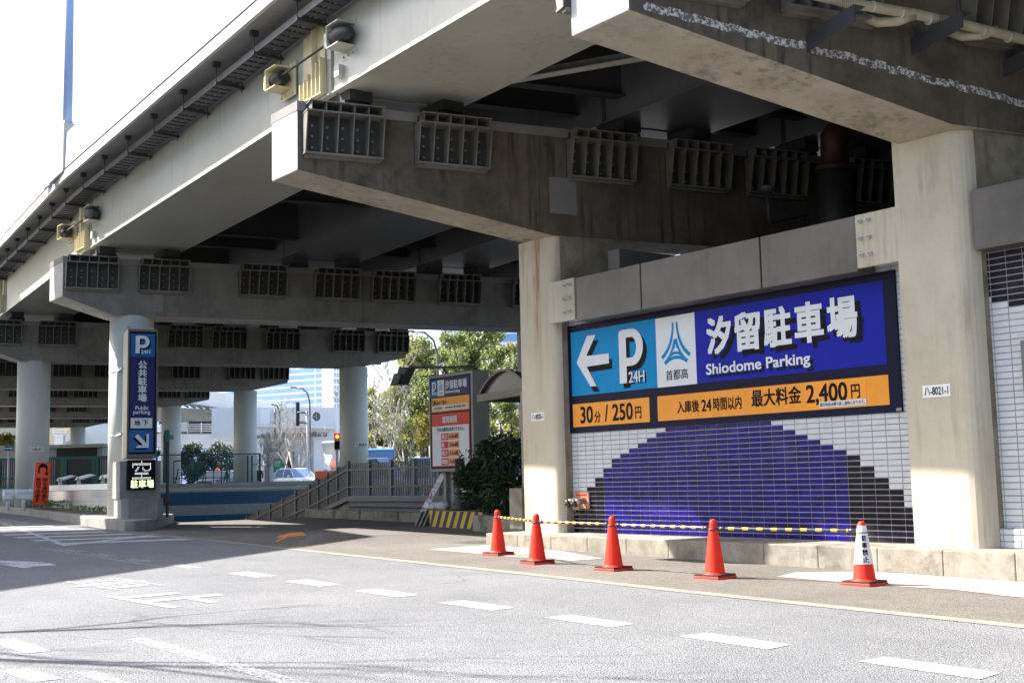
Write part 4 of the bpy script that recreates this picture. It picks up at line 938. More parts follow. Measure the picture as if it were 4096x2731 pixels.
b = MB(); TP = .264; rows = [(.953, .877, 0)]+[(.873-.0718*k, .873-.0718*(k+1)+.006, 1) for k in range(8)]+[(.299-.0684*k, .299-.0684*(k+1)+.006, 0) for k in range(7)]+[(-.18-.0718*k, -.18-.0718*(k+1)+.006, 1) for k in range(30)]
holes = {(8.62, .57), (9.22, .56), (10.1, .57), (11.01, .56), (11.68, .56), (12.49, .56), (13.54, .55), (9.41, -.39), (10.34, -.4), (11.25, -.4), (8.55, .38)}
for k in range(30):
    t0 = 7.51+TP*k
    for z1, z0, mi in rows:
        h_ = any(abs(a-(t0+TP/2)) < TP/2 and z0-.02 < c < z1+.0 for a, c in holes)
        for q0, q1, m_ in (((.004, .5, mi), (.5, .996, 2 if h_ else mi)) if h_ else ((.004, .996, mi),)):
            b.poly([td(t0+TP*q0, -58, z0), td(t0+TP*q1, -58, z0), td(t0+TP*q1, -58, z1), td(t0+TP*q0, -58, z1)], m_)
b.build('tiles', ['tile_slab_white', 'tile_slab_blue', 'shutter_dark'], bw)
b = MB(); b.prism([td(7, -58.012, -3.2), td(15.5, -58.012, -3.2), td(15.5, -58.4, -3.2), td(7, -58.4, -3.2)], (0, 0, 4.15)); b.build('grout', 'grout_dark', bw)
b = MB(); b.prism([td(6.9, -57.95, .953), td(15.6, -57.95, .953), td(15.6, -58.5, .953), td(6.9, -58.5, .953)], (0, 0, .17)); b.build('coping_base', 'column_grey', bw)
b = MB(); b.prism([td(6.9, -57.84, 1.126), td(15.6, -57.84, 1.126), td(15.6, -58.5, 1.126), td(6.9, -58.5, 1.126)], (0, 0, .175)); b.build('coping', 'pale_concrete', bw)
mf = thing('mesh_fence', 'green chain link fence on top of the blue tiled ramp wall', 'fence', td(10, -58.3, 1.3))
for tt in (6.3, 7.9, 9.52, 11.12, 12.67):
    b = MB(); b.tube([td(tt, -58.3, 1.3), td(tt, -58.3, 2.66)], .042, 10); b.build('post', 'green_fence' if tt < 12 else 'dark_steel', mf)
b = MB(); b.tube([td(6.3, -58.3, 2.64), td(12.67, -58.3, 2.64)], .03, 8); b.build('top_rail', 'green_fence', mf)
b = MB(); b.poly([td(6.3, -58.31, 1.32), td(12.67, -58.31, 1.32), td(12.67, -58.31, 2.64), td(6.3, -58.31, 2.64)]); b.build('mesh', 'chain_link', mf)
rl = thing('stair_rail', 'black railing with slanting top bar behind the green mesh fence', 'railing', td(10, -58.9, 1.3))
b = MB(); b.tube([td(8.73, -58.9, 2.35), td(11.34, -58.9, 2.52)], .03, 8); b.tube([td(8.73, -58.9, 1.55), td(11.34, -58.9, 1.55)], .02, 8); b.build('top_bar', 'dark_steel', rl)
for k in range(8):
    b = MB(); b.tube([td(8.75+.37*k, -58.9, 1.25), td(8.75+.37*k, -58.9, 2.34+.025*k)], .024, 8); b.build('post', 'dark_steel', rl)
for t0 in (8.75, 10.0, 11.0):
    b = MB(); b.tube([td(t0+.05, -58.85, 1.25), td(t0+.22, -58.85, 2.0)], .03, 8); b.build('brace', 'dark_steel', rl)
b = MB()
for t0 in (12.15, 12.35): b.tube([td(t0, -58.6, 1.25), td(t0, -58.6, 2.55)], .04, 8)
b.build('gate_leaf', 'dark_steel', rl)

# ================================================================ TALL PUBLIC PARKING SIGN ON THE ISLAND
def m31(t, s, z): return td(t, s, z)
cb = thing('sign_plinth', 'stepped concrete plinth at the foot of the tall public parking sign', 'plinth', td(3.95, -32.3, .41))
def pblock(t0, t1, s0, s1, z0, z1, name, mat, ch=.0, par=cb):
    b = MB(); pts = [(t0+ch, s0), (t1-ch, s0), (t1, s0-ch), (t1, s1), (t0, s1), (t0, s0-ch)] if ch else [(t0, s0), (t1, s0), (t1, s1), (t0, s1)]
    b.prism([td(p, q, z0) for p, q in pts], (0, 0, z1-z0)); return b.build(name, mat, par, bevel=.015)
pblock(3.449, 4.47, -31.6, -33.4, .38, .915, 'lower_block', 'plinth_concrete', .16); pblock(3.42, 4.41, -31.80, -33.5, .90, 1.852, 'upper_block', 'plinth_concrete')
ps = thing('public_parking_sign', 'tall narrow blue public parking sign with P and a slanting arrow', 'sign', td(3.95, -32.3, 1.92))
pblock(3.575, 4.315, -31.85, -32.85, 1.917, 5.185, 'cabinet', 'sign_frame', 0, ps)
B = Board(MV*-31.85, DV, (0, 0, 1), MV, ps)
B.rect('face', 3.62, 4.28, 2.02, 5.12, 'black_ink', 1); B.rect('navy_field', 3.648, 4.238, 2.63, 5.06, 'deep_blue', 2); B.rect('cyan_field', 3.652, 4.24, 4.48, 5.06, 'pylon_blue', 3); B.rect('white_field', 3.668, 4.193, 2.673, 2.927, 'sign_white', 3); B.rect('blue_field', 3.632, 4.22, 2.074, 2.622, 'pylon_blue', 3)
P2 = parkP(3.765, 4.105, 4.557, 5.015); B.poly('letter_shadow', shift(P2, .035, -.04), 'black_ink', 4); B.poly('letter', P2, 'sign_white', 5)
B.text('lettering', [('24H', 3.895, 4.126, 4.552, 4.656)], 'sign_white', 6, .014)
B.text('lettering', [(c, 3.835, 4.052, 4.372-.2085*(i+1)+.012, 4.372-.2085*i) for i, c in enumerate('公共駐車場')], 'sign_white', 4, .028)
B.text('lettering', [('Public', 3.777, 4.095, 3.133, 3.232), ('parking', 3.727, 4.142, 3.0, 3.124)], 'sign_white', 4, .014)
B.text('lettering', [('地', 3.76, 3.90, 2.735, 2.876), ('下', 3.955, 4.098, 2.735, 2.876)], 'black_ink', 4, .02)
AR = [[(3.775+.0, 2.455), (3.845, 2.527), (4.045, 2.30), (3.985, 2.235)], [(4.055, 2.525), (4.112, 2.525), (4.112, 2.18), (4.055, 2.24)], [(3.796, 2.18), (4.112, 2.18), (4.06, 2.243), (3.845, 2.243)], [(3.985, 2.235), (4.06, 2.31), (4.06, 2.24)]]
B.poly('arrow_shadow', shift(AR, -.04, -.045), 'black_ink', 4); B.poly('arrow', AR, 'sign_white', 5)
b = MB()
for i in range(28):
    for tt in (3.595, 4.297): b.tube([td(tt, -31.85, 2.0+.115*i), td(tt, -31.84, 2.0+.115*i)], .009, 6)
b.build('rivets', 'dark_steel', ps)
for z in (2.55, 4.25):
    b = MB(); c = td(3.95, -34.3, z); n = 24; r_ = .585
    b.prism([c+DV*(r_*math.cos(a))+MV*(r_*math.sin(a)) for a in [2*math.pi*k/n for k in range(n)]], (0, 0, .05)); b.prism([td(3.53, -32.8, z), td(3.57, -32.8, z), td(3.57, -34.0, z), td(3.53, -34.0, z)], (0, 0, .05)); b.build('strap', 'galv', ps)
b = MB(); b.tube([td(3.62+.03*math.cos(k*.52), -32, 5.22+.035*math.sin(k*.52)) for k in range(13)], .007, 6); b.build('lifting_eye', 'dark_steel', ps)
ld = thing('led_display', 'black display with lit dots and green lettering under the tall sign', 'display', td(3.9, -31.7, 1.5))
pblock(3.57, 4.254, -31.62, -31.79, 1.135, 1.872, 'case', 'black_ink', 0, ld)
B = Board(MV*-31.62, DV, (0, 0, 1), MV, ld)
bits = ['.......X.......', '.......X.......', 'XXXXXXXXXXXXXXX', 'XXXXXXXXXXXXXXX', 'X.............X', 'X...XX..X.....X', '....X...X.....X', '...XX...XX...XX', '..XX.....XXXXX.', '...............', '..XXXXXXXXXXX..', '..XXXXXXXXXXX..', '.......X.......', '.......X.......', 'XXXXXXXXXXXXXXX', 'XXXXXXXXXXXXXXX']
b = MB(); dt, dz = (4.132-3.707)/14, (1.838-1.406)/15
for j, row in enumerate(bits):
    for i, ch in enumerate(row):
        if ch == 'X':
            x, z = 3.707+dt*i, 1.838-dz*j; q = .0075; b.prism([B.at(x-q, z-q, .5), B.at(x+q, z-q, .5), B.at(x+q, z+q, .5), B.at(x-q, z+q, .5)], MV*.003)
o = b.build('lit_dots', 'led_white', ld); o['kind'] = 'stuff'
B.text('lettering', [(c, 3.662+.19*i, 3.662+.19*i+.175, 1.18, 1.378) for i, c in enumerate('駐車場')], 'led_green', 1, .03)
gp = thing('gate_post', 'slim black post with a green head and side lamp right of the tall sign', 'post', td(4.63, -32.3, .4))
pblock(4.605, 4.675, -32.2, -32.3, .42, 2.34, 'post', 'dark_steel', 0, gp); pblock(4.545, 4.615, -32.25, -32.4, 1.3, 2.52, 'side_plate', 'green_fence', 0, gp); pblock(4.56, 4.68, -32.2, -32.4, 2.33, 2.64, 'head', 'green_fence', 0, gp); pblock(4.66, 4.78, -32.2, -32.3, 2.405, 2.51, 'lamp', 'sign_green', 0, gp); pblock(4.55, 4.69, -32.15, -32.35, .80, 1.0, 'box', 'dark_steel', 0, gp)

# ================================================================ LEFT ISLAND
u_ = Vector((-6.6, .48, 0)).normalized(); wn_ = Vector((u_.y, -u_.x, 0))
def wp(x, off=0., z=0.): 
    f = (-36.5-x)/6.6; return Vector((x, 12.46+.48*f, z))+Vector((-.0725, -.9974, 0))*off
t = thing('panel_wall', 'silver panel wall with a white tiled top along the planted island', 'wall', wp(-40, 0, .5))
b = MB(); b.prism([wp(-33.6, 0, .2), wp(-46.5, 0, .2), wp(-46.5, 0, 1.14), wp(-33.6, 0, 1.14)], (0, .25, 0)); b.build('wall', 'panel_silver', t)
for i, z in enumerate((.78, 1.12)):
    b = MB(); b.prism([wp(-33.6, .012, z), wp(-46.5, .012, z), wp(-46.5, .012, z+.015), wp(-33.6, .012, z+.015)], (0, .012, 0)); b.build('seam', 'fence_beam', t)
b = MB()
for i in range(12):
    x = -33.6-1.07*i; b.prism([wp(x, .03, 1.14), wp(x-1.05, .03, 1.14), wp(x-1.05, .03, 1.32), wp(x, .03, 1.32)], (0, .32, 0))
b.build('top_tiles', 'tower_white', t)
fl = None
for i, (x, l) in enumerate(((-42.7, 'white floodlight on the panel wall, just right of the orange sign'), (-40.15, 'white floodlight on the panel wall, middle one of three'), (-37.2, 'white floodlight on the panel wall, next to the white column'))):
    base = wp(x, -.1, 1.32)
    if fl is None:
        fl = thing('floodlight', l, 'floodlight', base, 'floodlights on the panel wall')
        b = MB(); b.tube([base, base+Vector((0, 0, .12))], [.07, .05], 12); b.tube([base+Vector((.03, 0, .10)), base+Vector((-.05, -.02, .2))], [.05, .05], 10); b.build('foot', 'galv', fl)
        b = MB(); hd = base+Vector((-.1, .0, .17)); b.prism([hd+Vector((.0, -.12, -.03)), hd+Vector((.14, .10, .0)), hd+Vector((.45, .38, .12)), hd+Vector((.30, .25, .16)), hd+Vector((.0, -.05, .07))], Vector((-.2, .16, 0))); b.build('head', 'guard_white', fl, bevel=.02)
        b = MB(); b.tube([base+Vector((.1, -.1, .05)), base+Vector((.2, -.12, .12)), base+Vector((.12, -.05, .22))], .012, 6); b.build('cable', 'rubber', fl)
    else: dup(fl, base, l)
t = thing('banner_sign', 'orange leaning roadside sign with a black U-turn arrow', 'sign', (-42.6, 12.2, .56))
O = Vector((-42.6, 12.075, .672)); V_ = Vector((0, .085, 1.43)); U_ = Vector((0, .512, -.03)); nrm = Vector((1, 0, .0))
b = MB(); b.prism([O, O+U_, O+U_+V_, O+V_], nrm*-.02); b.build('board', 'fluor_orange', t)
B = Board(O, U_, V_, nrm, t)
B.poly('border', [[(.03, .012), (.97, .012), (.97, .016), (.03, .016)], [(.03, .984), (.97, .984), (.97, .988), (.03, .988)], [(.03, .012), (.042, .012), (.042, .988), (.03, .988)], [(.958, .012), (.97, .012), (.97, .988), (.958, .988)]], 'black_ink', 1)
arc_ = [(.5+.25*math.cos(a), .86+.075*math.sin(a)) for a in [math.pi-math.pi*k/12 for k in range(13)]]
B.poly('turn_arrow', ribbon([(.25, .745), (.25, .86)], .1)+ribbon(arc_, .09)+ribbon([(.75, .86), (.75, .76)], .1)+[[(.60, .765), (.90, .765), (.76, .685)]], 'black_ink', 2)
B.text('lettering', [(c, .54, .86, .645-.0965*(i+1)+.008, .645-.0965*i) for i, c in enumerate('昭和通り側へ')]+[(c, .14, .44, .645-.0965*(i+1)+.008, .645-.0965*i) for i, c in enumerate('転回できます')], 'black_ink', 3, .018)
for dy in (0.02, .38):
    b = MB(); b.tube([O+Vector((-.03, dy, -.1)), O+Vector((-.03, dy+.07, 1.2))], .014, 6); b.tube([O+Vector((-.03, dy+.07, 1.2)), O+Vector((-.5, dy, -.1))], .014, 6); b.build('stand_leg', 'pole_blue', t)
def guard(y0, y1, x, label):
    t = thing('guard_rail', label, 'guard rail', (x, (y0+y1)/2, .6), 'guard rail pieces on the island'); prof = [(0, 0), (.05, .05), (.05, .10), (.0, .15), (.0, .19), (.05, .24), (.05, .30), (0, .34)]
    b = MB(); A = b.add([(x+px, y0, .87+pz) for px, pz in prof]); D = b.add([(x+px, y1, .84+pz) for px, pz in prof])
    for i in range(7): b.face((A[i], A[i+1], D[i+1], D[i]))
    b.build('beam', 'guard_white', t)
    b = MB(); b.tube([(x-.08, (y0+y1)/2, .5), (x-.08, (y0+y1)/2, 1.2)], .06, 12); b.build('post', 'guard_white', t)
    for y in (y0, y1):
        b = MB(); b.tube([(x-.05, y, .84), (x-.05, y, 1.21)], .075, 12); b.build('end_cap', 'guard_white', t)
guard(11.05, 11.25, -42.0, 'short white guard rail end, left of the pale column'); guard(11.42, 11.88, -42.0, 'white corrugated guard rail beam behind the orange sign')
t = thing('one_way_sign', 'blue one-way sign with a white arrow on a thin grey pole', 'road sign', (-50, 13.24, .6))
b = MB(); b.tube([(-50, 13.24, .55), (-50, 13.24, 2.93)], .035, 10); b.build('pole', 'galv', t)
B = Board((-49.96, 0, 0), (0, 1, 0), (0, 0, 1), (1, 0, 0), t); B.rect('plate', 13.065, 13.425, 2.71, 2.912, 'sign_white', 1); B.rect('blue_field', 13.075, 13.415, 2.72, 2.902, 'pylon_blue', 2)
B.poly('arrow', [[(13.09, 2.785), (13.28, 2.785), (13.28, 2.837), (13.09, 2.837)], [(13.28, 2.74), (13.40, 2.811), (13.28, 2.88)]], 'sign_white', 3)
b = MB()
for k in range(900):
    x = -34.5-rnd.random()**1.0*14; f = (-34.5-x); y = (11.25+.105*f+.3) + rnd.random()*1.0
    if rnd.random() < .75 and not (-49 < x < -41.5): 
        if rnd.random() < .75: continue
    s_ = .10 if x > -41 else .17
    p = Vector((x, min(y, 12.4+.07*f), gz(x)+.26)); leafcard(b, p+Vector((0, 0, rnd.random()*s_*1.2)), rnd.uniform(.08, .16), .03, Vector((rnd.gauss(0, .8), rnd.gauss(0, .8), .6)))
b.build('weeds', 'leaf_weed', kind='stuff')
gg = thing('gate_fence', 'green framed gate fence with dark slats behind the panel wall', 'fence', (-53.3, 16, 1.4))
G0, G1 = Vector((-54.8, 14.1, 0)), Vector((-51.4, 18.6, 0)); gd = (G1-G0)
def gpt(f, z): return G0+gd*f+Vector((0, 0, z))
gn = Vector((gd.y, -gd.x, 0)).normalized()
for f0, f1 in ((-.5, -.02), (.0, .49), (.50, .73), (.74, 1.0)):
    b = MB()
    for z0, z1 in ((1.25, 1.36), (1.62, 1.70), (2.42, 2.54)): b.prism([gpt(f0, z0), gpt(f1, z0), gpt(f1, z1), gpt(f0, z1)], gn*.06)
    for f in (f0, f1-.02): b.prism([gpt(f, 1.2), gpt(f+.022, 1.2), gpt(f+.022, 2.54), gpt(f, 2.54)], gn*.07)
    b.build('gate_frame', 'green_fence', gg)
    b = MB(); n = int((f1-f0)*5.6/.09)
    for k in range(n): 
        f = f0+(f1-f0)*(k+.5)/n; b.prism([gpt(f-.005, 1.3), gpt(f+.005, 1.3), gpt(f+.005, 2.45), gpt(f-.005, 2.45)], gn*-.03)
    b.build('slats', 'dark_slat', gg)
lb = thing('low_building', 'low grey building with flat roof slab and dark louvre shutters', 'building', (-61.5, 18.3, .5))
Lo, Ld = Vector((-65.5, 13.5, 0)), Vector((5.4, 6.83, 0)); ln = Vector((Ld.y, -Ld.x, 0)).normalized()
def lpt(f, z, o=0): return Lo+Ld*f+ln*o+Vector((0, 0, z))
b = MB(); b.prism([lpt(0, .4), lpt(1, .4), lpt(1, .4, -5), lpt(0, .4, -5)], (0, 0, 2.8)); b.build('wall', 'grey_building', lb)
b = MB(); b.prism([lpt(-.05, 3.17, .3), lpt(1.02, 3.17, .3), lpt(1.02, 3.17, -5.2), lpt(-.05, 3.17, -5.2)], (0, 0, .17)); b.build('roof_slab', 'grey_building', lb)
for f0, f1 in ((.1, .38), (.74, .97)):
    b = MB()
    for k in range(26): b.prism([lpt(f0, .6+.1*k, .01), lpt(f1, .6+.1*k, .01), lpt(f1, .66+.1*k, .05), lpt(f0, .66+.1*k, .05)], ln*.02)
    b.prism([lpt(f0, .5, .0), lpt(f1, .5, .0), lpt(f1, 3.16, .0), lpt(f0, 3.16, .0)], ln*.012); b.build('shutter', 'shutter_dark', lb)

# ================================================================ BACKGROUND
def blobtree(name, label, cat, group, blobs, trunk, n, mat, sz=(.16, .30), tw=.16, bark='bark_dark'):
    bx, by = trunk; t = thing(name, label, cat, (bx, by, gz(bx)), group); b = MB()
    for x, y, z, r in blobs:
        m_ = int(n*r*r); cl = [(rnd.gauss(0, .5), rnd.gauss(0, .5), rnd.gauss(0, .5)) for _ in range(max(6, int(9*r)))]
        for k in range(m_):
            c = rnd.choice(cl); v = Vector((c[0]+rnd.gauss(0, .28), c[1]+rnd.gauss(0, .28), c[2]+rnd.gauss(0, .24)))
            if v.length > 1.35: continue
            leafcard(b, Vector((x, y, z))+v*r, rnd.uniform(*sz), rnd.uniform(sz[0]*.3, sz[1]*.36), v+Vector((rnd.gauss(0, .6), rnd.gauss(0, .6), rnd.gauss(0, .6))))
    b.build('crown', mat, t)
    b = MB(); top = max(z for _, _, z, _ in blobs); mid = Vector((bx+.1, by-.1, gz(bx)+(top-gz(bx))*.45)); b.tube([(bx, by, gz(bx)-.2), mid], [tw, tw*.65], 8)
    for x, y, z, r in blobs: b.tube([mid+Vector((0, 0, -.1)), mid.lerp(Vector((x, y, z)), .55)+Vector((rnd.gauss(0, .12), rnd.gauss(0, .12), -.15)), (x, y, z+r*.4)], [tw*.5, tw*.32, tw*.1], 6)
    b.build('trunk', bark, t); return t
T1 = [(-74.1, 48.2, 11.0, 0.99), (-75.2, 49.5, 10.5, 0.75), (-75.1, 48.1, 10.4, 0.7), (-76.6, 48.1, 9.8, 0.8), (-76.1, 49.1, 9.2, 1.01), (-73.2, 48.3, 9.5, 0.75)]
T2 = [(-68.5, 47.1, 10.4, 0.71), (-71.4, 50.0, 11.2, 0.75), (-68.6, 49.0, 11.0, 0.72), (-68.0, 49.5, 11.2, 0.67), (-70.6, 52.3, 11.5, 0.64), (-70.1, 48.9, 10.1, 0.84), (-70.9, 50.8, 10.4, 0.92), (-68.7, 50.7, 10.5, 0.73), (-71.4, 48.7, 9.5, 0.74), (-68.9, 48.0, 9.1, 0.72), (-70.3, 50.1, 9.6, 0.79), (-72.4, 49.1, 10.2, 0.46), (-69.8, 49.3, 8.3, .9), (-68.6, 50.2, 8.6, .8)]
T3 = [(-63.7, 47.9, 9.3, 0.63), (-64.3, 49.0, 9.3, 0.64), (-64.7, 48.0, 8.7, 0.74), (-61.8, 46.8, 8.3, 0.76), (-64.1, 49.4, 8.9, 0.5), (-64.5, 47.5, 9.1, 0.5), (-62.5, 47.9, 8.1, 0.6), (-63.2, 47.8, 7.4, .7)]
T4 = [(-69.5, 43.2, 7.1, 0.86), (-72.6, 46.1, 7.7, 0.96), (-70.4, 45.7, 7.2, 0.99), (-73.7, 45.2, 6.6, 0.7), (-71.1, 46.6, 8.1, 0.67)]
T4b = [(-72.4, 45.3, 6.0, 1.0), (-72.4, 46.7, 6.0, 1.01), (-71.5, 46.2, 4.6, 1.1), (-70.2, 46.6, 5.2, 1.0), (-69.2, 46.4, 6.3, .9), (-68.9, 47.2, 7.2, .8)]
T5 = [(-66.9, 39.8, 6.6, 0.45), (-68.9, 40.9, 4.9, 0.62), (-67.1, 40.5, 4.1, 0.71), (-65.7, 39.0, 5.8, 0.45), (-66.2, 39.1, 3.8, 0.5)]
T5b = [(-68.5, 42.6, 4.4, 0.84), (-67.7, 43.3, 4.1, 0.84), (-68.6, 43.4, 3.2, .8), (-67.2, 42.4, 3.0, .8)]
TY = [(-61.3, 39.5, 4.7, 0.29), (-64.2, 41.8, 4.8, 0.45), (-62.1, 40.3, 4.1, 0.39), (-62.8, 41.0, 3.8, 0.39), (-61.7, 39.9, 3.5, 0.33)]
T6 = [(-61.1, 45.2, 5.7, 0.6), (-60.2, 45.5, 5.6, 0.59), (-60.4, 45.0, 4.8, 0.64), (-60.9, 46.3, 4.8, 0.65), (-61.6, 45.5, 4.2, 0.55), (-62.3, 47.2, 4.2, 0.61), (-61.4, 46.2, 3.2, .8), (-60.3, 46.6, 3.2, .7)]
gr = 'evergreen trees behind the ramp fence'
blobtree('evergreen_tree', 'evergreen tree with rounded crown behind the curved lamp post, left one', 'tree', gr, T1, (-75, 48.7), 1500, 'leaf_tree')
blobtree('evergreen_tree', 'widest evergreen tree, rising above the cabinet sign', 'tree', gr, T2, (-69.8, 49.8), 1500, 'leaf_tree')
blobtree('evergreen_tree', 'evergreen tree above the brown canopy, right of the others', 'tree', gr, T3, (-63.4, 48), 1600, 'leaf_tree')
blobtree('evergreen_tree', 'evergreen tree just right of the numbered round column', 'tree', gr, T4, (-71.2, 45.5), 1400, 'leaf_tree')
blobtree('evergreen_tree', 'dense evergreen tree low behind the left edge of the cabinet sign', 'tree', gr, T4b, (-71.5, 46.9), 1300, 'leaf_tree')
blobtree('evergreen_tree', 'small evergreen tree behind the bare pale-barked tree', 'tree', gr, T5, (-67.3, 40.2), 1500, 'leaf_tree')
blobtree('evergreen_tree', 'low bushy evergreen just above the level picket fence', 'tree', gr, T5b, (-68, 43), 1400, 'leaf_tree')
blobtree('evergreen_tree', 'evergreen tree seen under the brown canopy roof', 'tree', gr, T6, (-61.2, 46), 1500, 'leaf_tree')
blobtree('yellow_shrub', 'yellow-leaved shrub at the left edge of the cabinet sign', 'shrub', None, TY, (-62.3, 40.6), 2400, 'leaf_yellow', (.10, .2), .08)
HG = [(-94.1, 38.6, 3.4, 0.8), (-94.7, 39.9, 3.7, 0.8), (-93.8, 40.5, 3.5, 0.8), (-93.8, 41.6, 3.7, 0.8), (-92.0, 41.4, 3.0, 0.7), (-91.5, 37.9, 2.4, 0.8), (-94.1, 40.3, 2.5, 0.8), (-93.7, 41.7, 2.4, 0.8), (-95.5, 38.8, 2.8, 0.7), (-92.3, 40.4, 1.9, 0.8), (-93.9, 39.6, 1.8, 0.8), (-95.2, 37.6, 3.4, .8), (-95.8, 36.8, 2.4, .9)]
blobtree('hedge', 'dark hedge behind the green mesh fence and black taxi', 'hedge', None, HG, (-94, 39.8), 1500, 'leaf_shade', (.14, .26), .1)
LY = [(-93.1, 24.2, 4.8, 0.5), (-96.1, 25.4, 4.8, 0.5), (-94.6, 25.3, 4.6, 0.4), (-93.6, 24.3, 4.2, 0.6), (-92.6, 23.6, 4.7, 0.5), (-94.6, 25.0, 3.9, .7), (-95.6, 25.6, 4.2, .5)]
blobtree('yellow_tree', 'yellow-green tree over the low roof at the left edge', 'tree', None, LY, (-94.4, 24.9), 1500, 'leaf_yellow', (.12, .24), .12)
def bare(label, base, tips, tw, mat='bark_pale', seed=1, group='bare street trees', depth=5, spread=.5):
    r_ = random.Random(seed); base = Vector(base); t = thing('bare_tree', label, 'tree', base, group); tr, tg = MB(), MB()
    def grow(p, d, L, w, lv):
        q = p; pts, ws = [p], [w]
        for i in range(3):
            d = (d+Vector((r_.gauss(0, .14), r_.gauss(0, .14), r_.gauss(0, .08)+.05))).normalized(); q = q+d*L/3; pts.append(q); ws.append(w*(1-.16*(i+1)))
        (tr if lv == 0 else tg).tube(pts, ws, 7 if lv < 2 else 5)
        if lv < depth:
            for k in range(3 if lv else 4):
                dd = (d+Vector((r_.gauss(0, spread), r_.gauss(0, spread), r_.uniform(-.1, .5)))).normalized(); s0 = pts[r_.choice((1, 2, 3, 3))]
                grow(s0, dd, L*r_.uniform(.55, .8), max(.012, ws[-1]*.66), lv+1)
    grow(base-Vector((0, 0, .3)), Vector((tips[0], tips[1], 1)).normalized(), tips[2], tw, 0)
    tr.build('trunk', mat, t); tg.build('branches', mat, t); return t
bare('bare pale-barked tree right of the numbered round column', (-64.6, 39.3, .5), (.03, .02, 3.6), .13, seed=4)
bare('slim bare tree left of the cabinet sign, in front of evergreens', (-63.7, 40.5, .5), (-.02, -.05, 3.0), .10, seed=11)
bare('bare street tree behind the white car', (-76.9, 40.0, .6), (.02, -.02, 3.3), .16, seed=5)
bare('bare street tree by the amber signal, left of the round column', (-75.5, 41.6, .6), (.0, .02, 3.6), .15, seed=8)
bare('slim bare tree between the two far lamp posts', (-84.0, 42.0, .7), (.02, -.02, 2.9), .10, seed=13)
bare('fine bare sapling beside the end of the mesh fence', (-71.0, 34.0, .6), (.05, .05, 1.6), .05, seed=21, spread=.6)
def lamp(label, base, h, arm, mat, w=.075):
    base = Vector(base); t = thing('street_lamp', label, 'street lamp', base, 'street lamps in the distance'); b = MB(); a = Vector(arm); top = base+Vector((0, 0, h))
    b.tube([base, base+Vector((0, 0, h*.45)), top-Vector((0, 0, h*.14)), top-Vector((0, 0, h*.05))+a*.12, top+a*.4, top+a*.75], [w*1.3, w, w*.8, w*.75, w*.7, w*.6], 10); b.build('pole', mat, t)
    d = a.normalized(); s = Vector((-d.y, d.x, 0))*.14; q = top+a*.72; b = MB(); b.prism([q-s*.5, q+s*.5, q+d*a.length*.36+s, q+d*a.length*.36-s], (0, 0, .10)); b.build('lamp_head', mat, t, bevel=.03); return t
lamp('curved dark street lamp rising in front of the evergreens', (-58.1, 38.9, .45), 9.2, (-1.0, -1.55, .05), 'lamp_grey', .085)
lamp('brown curved street lamp in front of the glass tower', (-80.9, 42.7, .65), 7.5, (-.75, -1.1, .05), 'lamp_grey', .08)
lamp('dark straight street lamp beside the white building', (-86.8, 43.2, .7), 6.55, (-.35, -.5, .03), 'lamp_dark', .09)
t = thing('sign_gantry', 'dark road sign backs on a grey pole above the white car', 'sign pole', (-72.1, 38.0, .6))
b = MB(); b.tube([(-72.18, 38.08, .6), (-71.83, 37.7, 5.9)], [.085, .07], 10); b.build('pole', 'galv', t)
b = MB(); b.tube([(-71.84, 37.7, 5.77), (-72.22, 37.2, 5.8)], .05, 8); b.tube([(-71.86, 37.75, 5.12), (-72.24, 37.25, 5.15)], .05, 8); b.build('arm', 'lamp_dark', t)
b = MB(); b.prism([(-72.30, 37.15, 4.92), (-72.16, 37.33, 4.92), (-72.16, 37.33, 6.48), (-72.30, 37.15, 6.48)], (-.06, .05, 0)); b.build('board', 'lamp_dark', t)
b = MB(); c = Vector((-71.48, 38.22, 5.51)); d = Vector((-.887, .46, 0)); s = Vector((.46, .887, 0)); b.prism([c+s*.26*math.cos(k*.3142)+Vector((0, 0, .30*math.sin(k*.3142))) for k in range(20)], d*.02); b.build('disc', 'lamp_grey', t); b = MB(); b.tube([(-71.83, 37.72, 5.5), c], .03, 8); b.prism([c-d*.03-s*.02+Vector((0, 0, -.22)), c-d*.03+s*.02+Vector((0, 0, -.22)), c-d*.03+s*.02+Vector((0, 0, .22)), c-d*.03-s*.02+Vector((0, 0, .22))], d*.02); b.build('clamp', 'galv', t)
t = thing('traffic_signal', 'signal with a lit amber lamp left of the numbered round column', 'traffic signal', (-53.3, 29.6, .4))
b = MB(); b.tube([(-53.35, 29.62, .4), (-53.2, 29.58, 2.8)], .06, 10); b.build('pole', 'galv', t)
for z0, z1, nm, mt in ((3.30, 3.57, 'lit_lamp', 'amber_lit'), (2.80, 3.24, 'dark_lamp', 'black_ink')):
    b = MB(); b.prism([(-53.22, 29.42, z0-.03), (-53.02, 29.68, z0-.03), (-53.02, 29.68, z1+.03), (-53.22, 29.42, z1+.03)], (-.2, .15, 0)); b.build('case', 'galv' if nm == 'dark_lamp' else 'fluor_orange', t)
    b = MB(); c = Vector((-53.10, 29.53, (z0+z1)/2)); s = Vector((.61, .79, 0)); r_ = .075 if nm == 'lit_lamp' else .09
    if nm == 'lit_lamp': b.prism([c+s*r_*math.cos(k*.3927)+Vector((0, 0, r_*math.sin(k*.3927))) for k in range(16)], (.02, -.016, 0))
    else: b.prism([c-s*.13+Vector((0, 0, -.2)), c+s*.13+Vector((0, 0, -.2)), c+s*.13+Vector((0, 0, .2)), c-s*.13+Vector((0, 0, .2))], (.02, -.016, 0))
    b.build(nm, mt, t)
